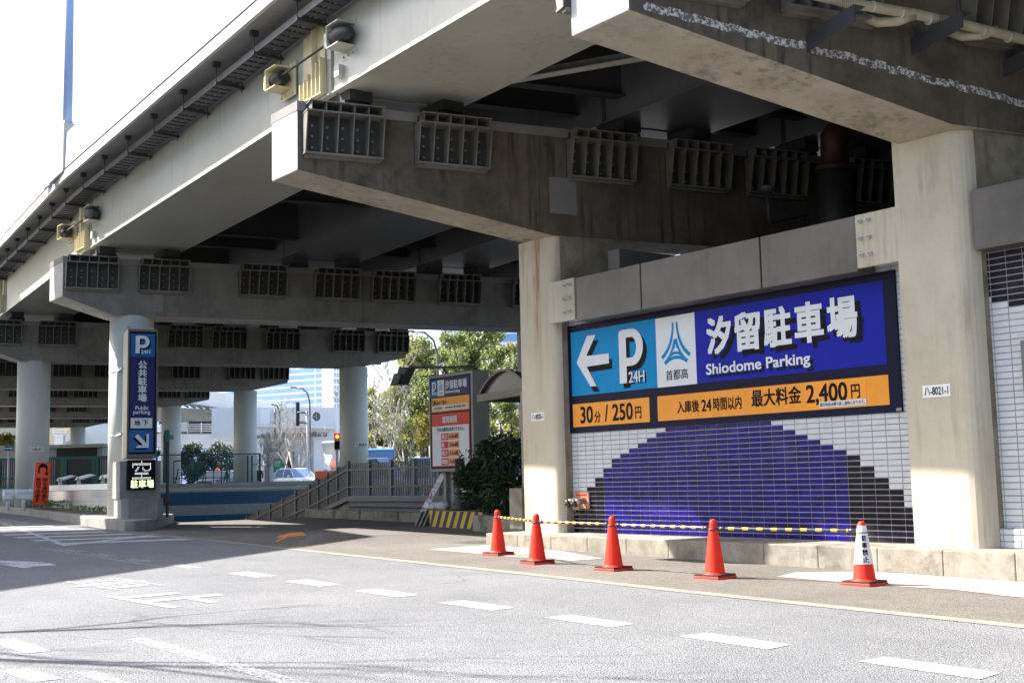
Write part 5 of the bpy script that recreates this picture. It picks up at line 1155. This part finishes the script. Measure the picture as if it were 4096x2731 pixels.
def gsign(label, c, w, h, text, mat='sign_green', z0=None):
    c = Vector(c); t = thing('direction_sign', label, 'road sign', (c.x, c.y, gz(c.x))); s = Vector((.604, .797, 0)); n = Vector((.797, -.604, 0))
    B = Board(c-s*w/2, s, (0, 0, 1), n, t); B.rect('board', 0, w, 0, h, mat, 1)
    if text: B.text('lettering', text, 'sign_white', 2, .015)
    b = MB(); b.tube([(c.x, c.y, gz(c.x)), (c.x, c.y, c.z+h)], .05, 8); o = b.build('pole', 'lamp_dark', t); o.location += -n*.08
gsign('green direction sign with white lettering behind the white car', (-78.5, 39.0, 2.0), .80, .95, [('銀座', .1, .5, .55, .8), ('Ginza', .1, .45, .4, .5), ('C1', .5, .72, .12, .32)])
gsign('small green sign right of the tall public parking sign', (-93, 30.0, 3.35), .55, .55, [('C1', .12, .42, .15, .4)])
t = thing('guide_signs', 'three white guide plates stacked on twin posts near the white building', 'guide sign', (-80, 38.5, .6))
for k in range(3):
    b = MB(); b.prism([(-80.2, 38.2, 2.42+.32*k), (-79.85, 38.65, 2.42+.32*k), (-79.85, 38.65, 2.64+.32*k), (-80.2, 38.2, 2.64+.32*k)], (-.03, .02, 0)); b.build('plate', 'guard_white', t)
b = MB(); b.tube([(-80.1, 38.35, .6), (-80.1, 38.35, 3.4)], .03, 6); b.build('post', 'guard_white', t); b = MB(); b.tube([(-79.95, 38.55, .6), (-79.95, 38.55, 3.4)], .03, 6); b.build('post', 'guard_white', t)
# vehicles
def car(name, label, loc, ang, body, cat, h=1.52, lamp=None, window='windscreen'):
    t = thing(name, label, cat, loc); L, Wd = 4.5, .88
    st_ = [(-2.25, .60, .45, .72), (-2.15, .80, .3, .92), (-1.2, .87, .22, .98), (0, .88, .2, .97), (1.1, .87, .2, .96), (1.9, .82, .25, .85), (2.22, .66, .35, .68)]
    def at(x, y, z): return (x, y, z)
    b = MB(); rings = []
    for x, w, z0, z1 in st_: rings.append(b.add([(x, -w*.92, z0), (x, -w, (z0+z1)/2), (x, -w*.93, z1-.06), (x, -w*.7, z1), (x, w*.7, z1), (x, w*.93, z1-.06), (x, w, (z0+z1)/2), (x, w*.92, z0)]))
    for A, D in zip(rings, rings[1:]):
        for i in range(8): b.face((A[i], A[(i+1) % 8], D[(i+1) % 8], D[i]), 0, True)
    b.face(rings[0]); b.face(rings[-1]); parts = [('body', b, body)]
    b = MB(); zb = .95; cab = [(-2.0, .76, -1.75, .60), (1.25, .76, .35, .60)]
    A = b.add([(-2.02, -.78, zb), (1.15, -.78, zb), (1.15, .78, zb), (-2.02, .78, zb)]); D = b.add([(-1.72, -.60, h-.03), (.25, -.60, h-.03), (.25, .60, h-.03), (-1.72, .60, h-.03)])
    for i in range(4): b.face((A[i], A[(i+1) % 4], D[(i+1) % 4], D[i]))
    b.face(D); parts.append(('windows', b, window))
    b = MB(); b.prism([(-1.78, -.62, h-.05), (.32, -.62, h-.05), (.32, .62, h-.05), (-1.78, .62, h-.05)], 0, pts2=[(-1.6, -.5, h), (.15, -.5, h), (.15, .5, h), (-1.6, .5, h)])
    for y in (-1, 1):
        for x0, x1 in ((1.18, .30), (-.55, -.60), (-2.05, -1.76)): b.prism([(x0-.05, y*.79, zb), (x0+.05, y*.79, zb), (x1+.05, y*.61, h-.03), (x1-.05, y*.61, h-.03)], (0, y*.02, 0))
    parts.append(('roof', b, body)); out = []
    for nm, b, m_ in parts: 
        o = b.build(nm, m_); o.parent = t; out.append(o)
    for x in (-1.4, 1.4):
        for y in (-.80, .80):
            b = MB(); b.tube([(x, y-.1, .32), (x, y+.1, .32)], .32, 20); o = b.build('wheel', 'rubber'); o.parent = t; b = MB(); b.tube([(x, y-.11, .32), (x, y+.11, .32)], .18, 14); r2 = b.build('rim', 'galv'); r2.parent = o
    for y in (-.6, .6):
        b = MB(); b.ball((2.1, y, .68), .12, .16, .09); o = b.build('headlight', 'chrome'); o.parent = t
        b = MB(); b.ball((.75, y*1.6, 1.02), .09, .10, .08); o = b.build('side_mirror', body); o.parent = t
    b = MB(); b.box(2.17, 2.24, -.45, .45, .42, .60); o = b.build('grille', 'lamp_dark'); o.parent = t
    if lamp:
        b = MB(); b.ball((-.3, 0, h+.06), .12, .16, .14); o = b.build('roof_lamp', 'red_lit'); o.parent = t; b = MB(); b.ball((-.27, 0, h+.05), .125, .09, .09); o = b.build('lamp_panel', 'truck_blue'); o.parent = t
    t.rotation_euler = (0, 0, ang)
    return t
car('parked_car', 'white car facing out between the ramp wall and bare trees', (-73.4, 37.8, .62), -.05, 'car_white', 'car', 1.56)
car('taxi', 'black taxi with a red and blue roof lamp behind the mesh fence', (-81.0, 35.4, .68), -.75, 'car_dark', 'taxi', 1.50, True, 'glass_dark')
car('parked_car', 'dark car behind the taxi, half hidden by the numbered column', (-83.2, 38.4, .70), -.6, 'car_dark', 'car', 1.48)
def truck(name, label, loc, ang, kind):
    t = thing(name, label, 'truck', loc)
    def part(nm, b, m_, par=t): o = b.build(nm, m_, bevel=.03); o.parent = par; return o
    b = MB(); b.prism([(1.2, -1.05, .7), (2.9, -1.05, .7), (2.95, -1.05, 1.5), (2.7, -1.02, 2.5), (1.2, -1.02, 2.6)], (0, 2.08, 0)); part('cab', b, 'truck_blue')
    b = MB(); b.prism([(2.96, -.95, 1.55), (2.98, -.95, 1.6), (2.76, -.92, 2.35), (2.72, -.92, 2.35)], (0, 1.9, 0)); part('windscreen', b, 'windscreen')
    b = MB(); b.box(1.6, 2.5, -1.08, -1.06, 1.6, 2.2); b.box(1.6, 2.5, 1.06, 1.08, 1.6, 2.2); part('side_window', b, 'glass_dark')
    b = MB(); b.box(-3.6, 2.8, -.9, .9, .55, .85); part('chassis', b, 'lamp_dark')
    if kind == 'mixer':
        b = MB(); b.tube([(1.0, 0, 1.75), (.3, 0, 1.85), (-1.0, 0, 2.1), (-2.3, 0, 2.4), (-3.0, 0, 2.55)], [.55, .95, 1.1, .8, .5], 24); dr = part('drum', b, 'truck_white')
        b = MB(); b.tube([(-.2, 0, 1.945), (-1.0, 0, 2.105), (-1.4, 0, 2.19)], [1.02, 1.115, 1.02], 24, cap=False); part('drum_stripe', b, 'truck_blue', dr)
        b = MB(); b.prism([(-3.0, -.5, 2.5), (-3.4, -.55, 3.1), (-2.9, -.55, 3.2), (-2.8, -.5, 2.6)], (0, 1.05, 0)); part('hopper', b, 'truck_white')
        b = MB(); b.prism([(-3.3, -.2, 2.3), (-3.9, -.2, 1.4), (-3.8, -.2, 1.3), (-3.1, -.2, 2.2)], (0, .4, 0)); part('chute', b, 'truck_white')
        b = MB(); b.box(-3.6, -2.6, -.85, .85, .85, 1.35); part('rear_frame', b, 'truck_orange')
    else:
        b = MB(); b.box(-3.6, 1.1, -1.08, 1.08, .9, 2.35); part('cargo_box', b, 'truck_white')
    for x in (2.0, -1.8, -2.9):
        for y in (-.9, .9):
            b = MB(); b.tube([(x, y-.15, .48), (x, y+.15, .48)], .48, 20); part('wheel', b, 'rubber')
    b = MB(); b.tube([(2.75, -1.0, 2.3), (3.05, -1.3, 2.3), (3.05, -1.3, 1.8)], .03, 6); b.box(3.0, 3.1, -1.4, -1.2, 1.75, 2.15); part('mirror', b, 'rubber')
    t.rotation_euler = (0, 0, ang); return t
truck('mixer_truck', 'white and blue concrete mixer truck partly behind the numbered round column', (-69.2, 39.5, .56), 2.2, 'mixer')
truck('blue_truck', 'truck with a bright blue cab just right of the numbered round column', (-62.5, 37.2, .50), -.5, 'cargo')
car('parked_car', 'white van roof just above the level picket fence, left of two', (-51.5, 30.9, .38), .5, 'car_white', 'van', 1.95)
car('parked_car', 'white van roof above the picket fence next to the cabinet sign', (-47.9, 32.6, .36), .5, 'car_white', 'van', 1.92)
# person by the white car, one skinned body
def person(label, loc, ang):
    t = thing('person', label, 'person', loc); me = bpy.data.meshes.new('body')
    J = [(0, 0, .95), (0, 0, 1.2), (.01, 0, 1.42), (.02, 0, 1.52), (0, .10, .90), (.03, .11, .50), (0, .11, .06), (.11, .11, .03), (0, -.10, .90), (.05, -.11, .50), (-.02, -.11, .06), (.10, -.11, .03), (0, .19, 1.40), (-.02, .25, 1.12), (.10, .22, .92), (0, -.19, 1.40), (.03, -.25, 1.13), (.2, -.18, 1.0)]
    Ed = [(0, 1), (1, 2), (2, 3), (0, 4), (4, 5), (5, 6), (6, 7), (0, 8), (8, 9), (9, 10), (10, 11), (2, 12), (12, 13), (13, 14), (2, 15), (15, 16), (16, 17)]
    rd = [.15, .155, .13, .06, .10, .07, .05, .045, .10, .07, .05, .045, .075, .055, .04, .075, .055, .04]
    me.from_pydata(J, Ed, []); o = bpy.data.objects.new('body', me); C.objects.link(o); o.parent = t
    sk = o.modifiers.new('skin', 'SKIN'); o.modifiers.new('sub', 'SUBSURF').levels = 1
    for v, r_ in zip(me.skin_vertices[0].data, rd): v.radius = (r_, r_)
    me.skin_vertices[0].data[0].use_root = True; me.materials.append(M['cloth_dark'])
    b = MB(); b.ball((.03, 0, 1.64), .095, .08, .12); b.ball((.125, 0, 1.62), .02, .015, .025); b.ball((.02, .082, 1.63), .02, .012, .03); b.ball((.02, -.082, 1.63), .02, .012, .03); h_ = b.build('head', 'skin'); h_.parent = t
    b = MB(); b.ball((.0, 0, 1.68), .105, .092, .105); b.build('hair', 'hair_dark').parent = h_
    t.rotation_euler = (0, 0, ang); return t
person('person in dark clothes standing left of the white car', (-77.5, 37.0, .65), -.5)
# glass tower, pale towers
def tower(name, label, O, d, n, w1, w2, bands, z1, mats, mull=True):
    K = 2.7; O, d, n = Vector(O)*K, Vector(d).normalized(), Vector(n).normalized(); w1 *= K; w2 *= K; z1 *= K; t = thing(name, label, 'building', O)
    b = MB(); b.prism([O, O+d*w1, O+d*w1+n*w2, O+n*w2], (0, 0, z1)); b.build('walls', mats[0], t)
    bz = 3.0
    b = MB(); b2 = MB()
    while bz < z1-2:
        b.prism([O+d*.0+Vector((0, 0, bz)), O+d*(w1*.955)+Vector((0, 0, bz)), O+d*(w1*.955)+Vector((0, 0, bz+bands[1])), O+Vector((0, 0, bz+bands[1]))], n*-.12)
        k = 1.0
        while k < w2-1.5: b2.prism([O+d*w1+n*k+Vector((0, 0, bz)), O+d*w1+n*(k+1.6)+Vector((0, 0, bz)), O+d*w1+n*(k+1.6)+Vector((0, 0, bz+bands[1])), O+d*w1+n*k+Vector((0, 0, bz+bands[1]))], d*.1); k += 2.6
        bz += bands[0]
    o = b.build('window_bands', mats[1], t); o['kind'] = 'stuff'
    o = b2.build('side_windows', mats[1], t); o['kind'] = 'stuff'
    if mull:
        b = MB()
        for f in (.33, .66, .93): b.prism([O+d*w1*f, O+d*(w1*f+.5), O+d*(w1*f+.5)+Vector((0, 0, z1-1)), O+d*w1*f+Vector((0, 0, z1-1))], n*-.16)
        b.build('fins', mats[0], t)
    return t
td_ = Vector((.917, .399, 0)); tn_ = Vector((-.399, .917, 0)); cr = Vector((-230.5, 127.3, 0))
tower('office_tower', 'glass office tower with blue and white bands behind the bare trees', cr-td_*70, td_, tn_, 70, 7, (3.67, 2.55), 60, ('tower_white', 'tower_glass'))
tower('pale_tower', 'pale hazy tower above the widest evergreen tree', Vector((-214.5, 144.5, 0)), Vector((.6, .8, 0)), Vector((-.8, .6, 0)), 9.5, 12, (24, 2.2), 60, ('tower_pale', 'tower_pale'), False)
tower('blue_tower', 'bluish windowed tower at the edge of the cream pier', Vector((-206.8, 154.3, 0)), Vector((.6, .8, 0)), Vector((-.8, .6, 0)), 14, 12, (9.5, 4.6), 60, ('tower_pale', 'tower_glass'), True)
b = MB(); b.box(-566, -563.6, 408.5, 411, 60, 96); tag(b.build('red_mast', 'sign_red'), 'red mast tip between the pale tower and the blue tower', 'mast')
# far white flyover, lower bridge with railing, white abutment building
def strip(pts, z0, z1, dep, mat, name, par):
    b = MB()
    for (p, a0, a1), (q, c0, c1) in zip(pts, pts[1:]):
        p, q = Vector(p), Vector(q); n = Vector((-(q-p).y, (q-p).x, 0)).normalized()*dep
        b.prism([p+Vector((0, 0, a0)), q+Vector((0, 0, c0)), q+Vector((0, 0, c1)), p+Vector((0, 0, a1))], n)
    return b.build(name, mat, par)
fo = thing('flyover', 'white curved flyover wall descending behind the far columns', 'flyover', (-112, 51, 0))
FP = [((-121, 38, 0), 10.2, 11.6), ((-116.5, 44.5, 0), 9.7, 11.0), ((-114.15, 47.98, 0), 9.1, 10.5), ((-112.1, 50.8, 0), 8.45, 10.0), ((-110.6, 52.6, 0), 8.2, 9.5), ((-108.3, 55.6, 0), 8.0, 8.9), ((-105.5, 59.4, 0), 7.9, 8.3)]
strip(FP, 0, 0, 7, 'white_bridge', 'parapet', fo)
strip([((-118.4, 45.2, 0), 7.6, 9.1), ((-113.4, 51.8, 0), 7.45, 8.5)], 0, 0, .4, 'pale_concrete', 'girder', fo)
strip([((-118.2, 45.6, 0), 7.3, 7.62), ((-113.2, 52.2, 0), 7.2, 7.48)], 0, 0, 8, 'lamp_dark', 'underside_shade', fo)  # dark sheet, shade under the flyover put into its colour
strip([((-118.6, 46.8, 0), 6.3, 7.5), ((-113.6, 53.4, 0), 6.0, 7.4)], 0, 0, .3, 'lamp_dark', 'back_shade', fo)  # dark panel added for the shade behind the railing
b = MB()
for k in range(14): p = Vector((-117.5+.42*k, 44.6+.55*k, 0)); b.prism([p+Vector((0, 0, 9.3-.09*k)), p+Vector((.12, .15, 9.3-.09*k)), p+Vector((1.3, -.9, 9.45-.09*k)), p+Vector((1.2, -1.0, 9.45-.09*k))], (0, 0, .12))
b.build('ribs', 'lamp_grey', fo)
lbg = thing('lower_bridge', 'white girder bridge with pale railing below the flyover', 'bridge', (-113, 49, 0))
strip([((-117.5, 44.2, 0), 5.05, 6.35), ((-112.3, 51.1, 0), 4.65, 6.1)], 0, 0, 7, 'white_bridge', 'girder', lbg)
strip([((-117.4, 44.3, 0), 6.35, 6.5), ((-112.3, 51.1, 0), 6.1, 6.3)], 0, 0, .5, 'lamp_grey', 'deck_edge', lbg)
b = MB()
for j in range(5): b.tube([(-117.0, 44.6, 6.5+.17*j), (-112.3, 50.9, 6.45+.17*j)], .035, 6)
for k in range(6): b.tube([(-116.6+.8*k, 45.1+1.08*k, 6.3), (-116.6+.8*k, 45.1+1.08*k, 7.3)], .05, 6)
b.build('railing', 'tower_white', lbg)
b = MB(); b.prism([(-114.2, 46.0, 6.4), (-113.7, 46.7, 6.4), (-113.7, 46.7, 7.35), (-114.2, 46.0, 7.35)], (-.4, .3, 0)); b.build('equipment_box', 'galv', lbg)
ab = thing('white_building', 'white bridge abutment building behind the far lamp posts', 'building', (-99, 51, 0))
strip([((-104.0, 45.0, 0), 5.35, 8.1), ((-97.2, 53.9, 0), 5.75, 7.9)], 0, 0, 8, 'white_bridge', 'upper_wall', ab)
strip([((-101.6, 48.2, 0), 6.3, 6.6), ((-97.2, 53.8, 0), 5.95, 6.2)], 0, 0, -.35, 'white_bridge', 'ledge', ab)
strip([((-98.56, 52.4, 0), .8, 5.75), ((-97.3, 54.0, 0), .8, 5.75)], 0, 0, 8, 'white_bridge', 'pier_wall', ab)
strip([((-101.9, 47.9, 0), .8, 5.5), ((-101.25, 48.75, 0), .8, 5.5)], 0, 0, 8, 'white_bridge', 'pier_wall', ab)
strip([((-102.9, 49.9, 0), .8, 5.4), ((-99.6, 54.2, 0), .8, 5.7)], 0, 0, .3, 'tower_pale', 'back_wall', ab)
strip([((-101.2, 48.85, 0), 4.0, 4.4), ((-100.2, 50.2, 0), 4.1, 4.3)], 0, 0, 1, 'lamp_grey', 'door_head', ab); strip([((-101.2, 48.85, 0), .8, 4.2), ((-101.05, 49.05, 0), .8, 4.2)], 0, 0, 1, 'lamp_grey', 'door_jamb', ab)
strip([((-100.6, 50.6, 0), 1.0, 4.0), ((-100.1, 51.2, 0), 1.0, 4.0)], 0, 0, .2, 'glass_dark', 'window', ab)
strip([((-101.3, 48.5, 0), 6.5, 7.9), ((-100.75, 49.2, 0), 6.5, 7.85)], 0, 0, -.03, 'tower_pale', 'grille', ab)
b = MB(); b.tube([(-100.45, 49.5, 5.4), (-100.45, 49.5, 7.9)], .07, 8); b.build('drainpipe', 'lamp_grey', ab)
b = MB()
for k in range(14): b.box(-101.4+.28*k, -101.2+.28*k, 48.1+.37*k, 48.4+.37*k, 5.3, 5.5+.12*(k % 3))
b.build('underside_fittings', 'lamp_grey', ab)
# distant left: pale buildings and bridge pieces seen under the low beams
t = thing('beige_building', 'beige building wall under the low beams at the left edge', 'building', (-128, 30, 0)); strip([((-133, 24.5, 0), .8, 9), ((-125.1, 34.0, 0), .8, 9)], 0, 0, 9, 'column_cream_near', 'wall', t)
for k in range(4): strip([((-131.5+1.7*k, 26.3+2.04*k, 0), 5.6, 6.3), ((-131.0+1.7*k, 26.9+2.04*k, 0), 5.6, 6.3)], 0, 0, -.08, 'glass_dark', 'window', t)
t = thing('yellow_building', 'pale yellow building beside the louvred white stack', 'building', (-123, 36.5, 0)); strip([((-124.3, 35.2, 0), .8, 9), ((-122.9, 36.8, 0), .8, 9)], 0, 0, 9, 'girder_cream', 'wall', t)
t = thing('vent_stack', 'white louvred vent stack seen beyond the low building roof', 'vent', (-121.5, 37, 0)); strip([((-121.9, 36.5, 0), .8, 6.3), ((-121.4, 37.2, 0), .8, 6.3)], 0, 0, .8, 'tower_white', 'stack', t)
for k in range(4): strip([((-122.0, 36.3, 0), 6.3+.25*k, 6.42+.25*k), ((-121.3, 37.3, 0), 6.3+.25*k, 6.42+.25*k)], 0, 0, .8, 'tower_white', 'louvre', t)
t = thing('ramp_bridge', 'white curved ramp bridge beyond the low building', 'bridge', (-119.5, 40, 0)); strip([((-122.0, 38.2, 0), 5.2, 9), ((-118.3, 43.0, 0), 5.2, 9)], 0, 0, 8, 'white_bridge', 'girder', t)
strip([((-121.8, 38.0, 0), 5.6, 6.4), ((-121.0, 39.0, 0), 6.2, 6.6)], 0, 0, -1.2, 'white_bridge', 'bracket', t)
# dark walls added behind the tiled wall to block light, pipes above them
t = thing('blocker_wall', 'added dark wall blocking light under the deck, behind the tiled wall', 'building', (-3, 22, 0))
b = MB(); b.prism([(-15.6, 21.5, 0), (30, 21.5, 0), (30, 24.5, 0), (-15.6, 24.5, 0)], (0, 0, 8.85)); b.build('wall', 'lamp_grey', t)
b = MB(); b.prism([(-16.0, 14.4, .2), (-15.9, 21.5, .2), (-15.6, 21.5, .2), (-15.7, 14.4, .2)], (0, 0, 5.0)); b.build('side_wall', 'lamp_grey', t)
b = MB(); b.prism([(-15.9, 14.31, 4.48), (12, 14.31, 4.48), (12, 21.5, 4.48), (-15.6, 21.5, 4.48)], (0, 0, .05)); b.build('roof', 'lamp_dark', t)
t = thing('drain_pipe', 'brown and black down pipe above the barrier beam', 'pipe', (-13.8, 18.1, 6)); b = MB(); b.tube([(-13.8, 18.1, 4.5), (-13.8, 18.1, 6.70)], .33, 20); b.build('lower_pipe', 'dark_steel', t); b = MB(); b.tube([(-13.8, 18.1, 6.68), (-13.8, 18.1, 6.78)], .37, 20); b.build('flange', 'pipe_brown', t); b = MB(); b.tube([(-13.8, 18.1, 6.78), (-13.8, 18.1, 7.3), (-13.65, 18.5, 7.8)], .26, 18); b.build('upper_pipe', 'pipe_brown', t)
t = thing('vent_pipe', 'thin grey vent pipe with a cap above the barrier beam', 'pipe', (-14.9, 17.6, 5.8)); b = MB(); b.tube([(-14.96, 17.55, 6.5), (-14.96, 17.55, 5.83), (-14.75, 18.4, 6.05), (-14.75, 18.43, 5.0)], .06, 10); b.build('pipe', 'lamp_dark', t); b = MB(); b.ball((-14.96, 17.55, 6.53), .15, .15, .08); b.build('cap', 'lamp_grey', t)
# gutter pipe and steel arms on the near beam
t = thing('gutter_pipe', 'beige gutter pipe with elbows running along the top right beam', 'pipe', td(11, -10.75, 6.55))
b = MB(); b.tube([td(7.5, -10.72, 6.66), td(9.08, -10.72, 6.56), td(10.1, -10.72, 6.56), td(10.88, -10.72, 6.53), td(11.86, -10.72, 6.47), td(16, -10.72, 6.2)], .062, 14); pp = b.build('pipe', 'pipe_beige', t)
for t0 in (9.75, 11.05):
    b = MB(); b.tube([td(t0-.15, -11.05, 6.58), td(t0-.05, -10.9, 6.47), td(t0+.12, -10.76, 6.46), td(t0+.32, -10.72, 6.54)], .06, 12); b.build('elbow', 'pipe_beige', t)
for k in range(14):
    t0 = 8.2+.42*k; z = 6.62-.075*(t0-8.2)*.6; c = td(t0, -10.72, z-.0); b = MB(); b.tube([c-DV*.012, c+DV*.012], .068, 14); b.build('clip', 'galv', t)
for i, (t0, z, l) in enumerate(((8.80, 6.17, 'dark steel arm under the gutter pipe, leftmost of three'), (10.37, 6.32, 'dark steel arm under the gutter pipe, middle of three'), (11.86, 6.23, 'dark steel arm under the gutter pipe, at the right edge'))):
    a = thing('steel_arm', l, 'bracket', td(t0, SC[21], z), 'steel arms on the near beam'); b = MB(); b.prism([td(t0, SC[21], z-.10), td(t0+.02, SC[21], z-.10), td(t0+.02, SC[21], z+.09), td(t0, SC[21], z+.09)], MV*.85+Vector((0, 0, .06))); b.prism([td(t0, SC[21], z+.09), td(t0+.16, SC[21], z+.09), td(t0+.16, SC[21], z+.10), td(t0, SC[21], z+.10)], MV*.85+Vector((0, 0, .06))); b.build('channel', 'lamp_dark', a)
    b = MB()
    for k in range(22): c = td(t0+.05, SC[21]+.03+.036*k, z+.10+.0025*k); b.tube([c, c+Vector((0, 0, .16))], .003, 3)
    b.build('bird_spikes', 'lamp_dark', a)
# outside the left edge: an unseen deck shaped to shade the road, and a street tree
ov = thing('shade_deck', 'unseen deck on round columns shaped to shade the road, beyond the left edge', 'viaduct', (-30, -20, 0))
sh = Vector((11.06, 7.18, 0))
def deck(name, pts, par):
    b = MB(); b.prism([Vector((x, y, 12))-sh for x, y in pts], (0, 0, 1.1)); b.build(name, 'pale_concrete', par)
deck('deck', [(18.5, -52.7), (-15.56, 4.06), (-22, 13.2), (-26.4, 14.2), (-29.6, 11.6), (-31.0, 8.9), (5.6, -52.7)], ov)
deck('deck', [(1.5, -52.7), (-34.8, 8.8), (-33.5, 12.2), (-33.1, 13.4), (-39, 17.5), (-60, 20), (-66, 17.5), (-52, 8.8), (-14, -52.7)], ov)
for x, y in ((-36, -2), (-18, -32), (-50, -4), (-32, -34), (-58, 4)):
    b = MB(); b.cyl((x, y), .8, 0, 12, 24); b.build('column', 'column_grey', ov)
bare('bare street tree at the kerb beyond the left edge', (-16.2, -1.3, 0), (.02, .0, 4.2), .30, seed=31, depth=4, spread=.42)
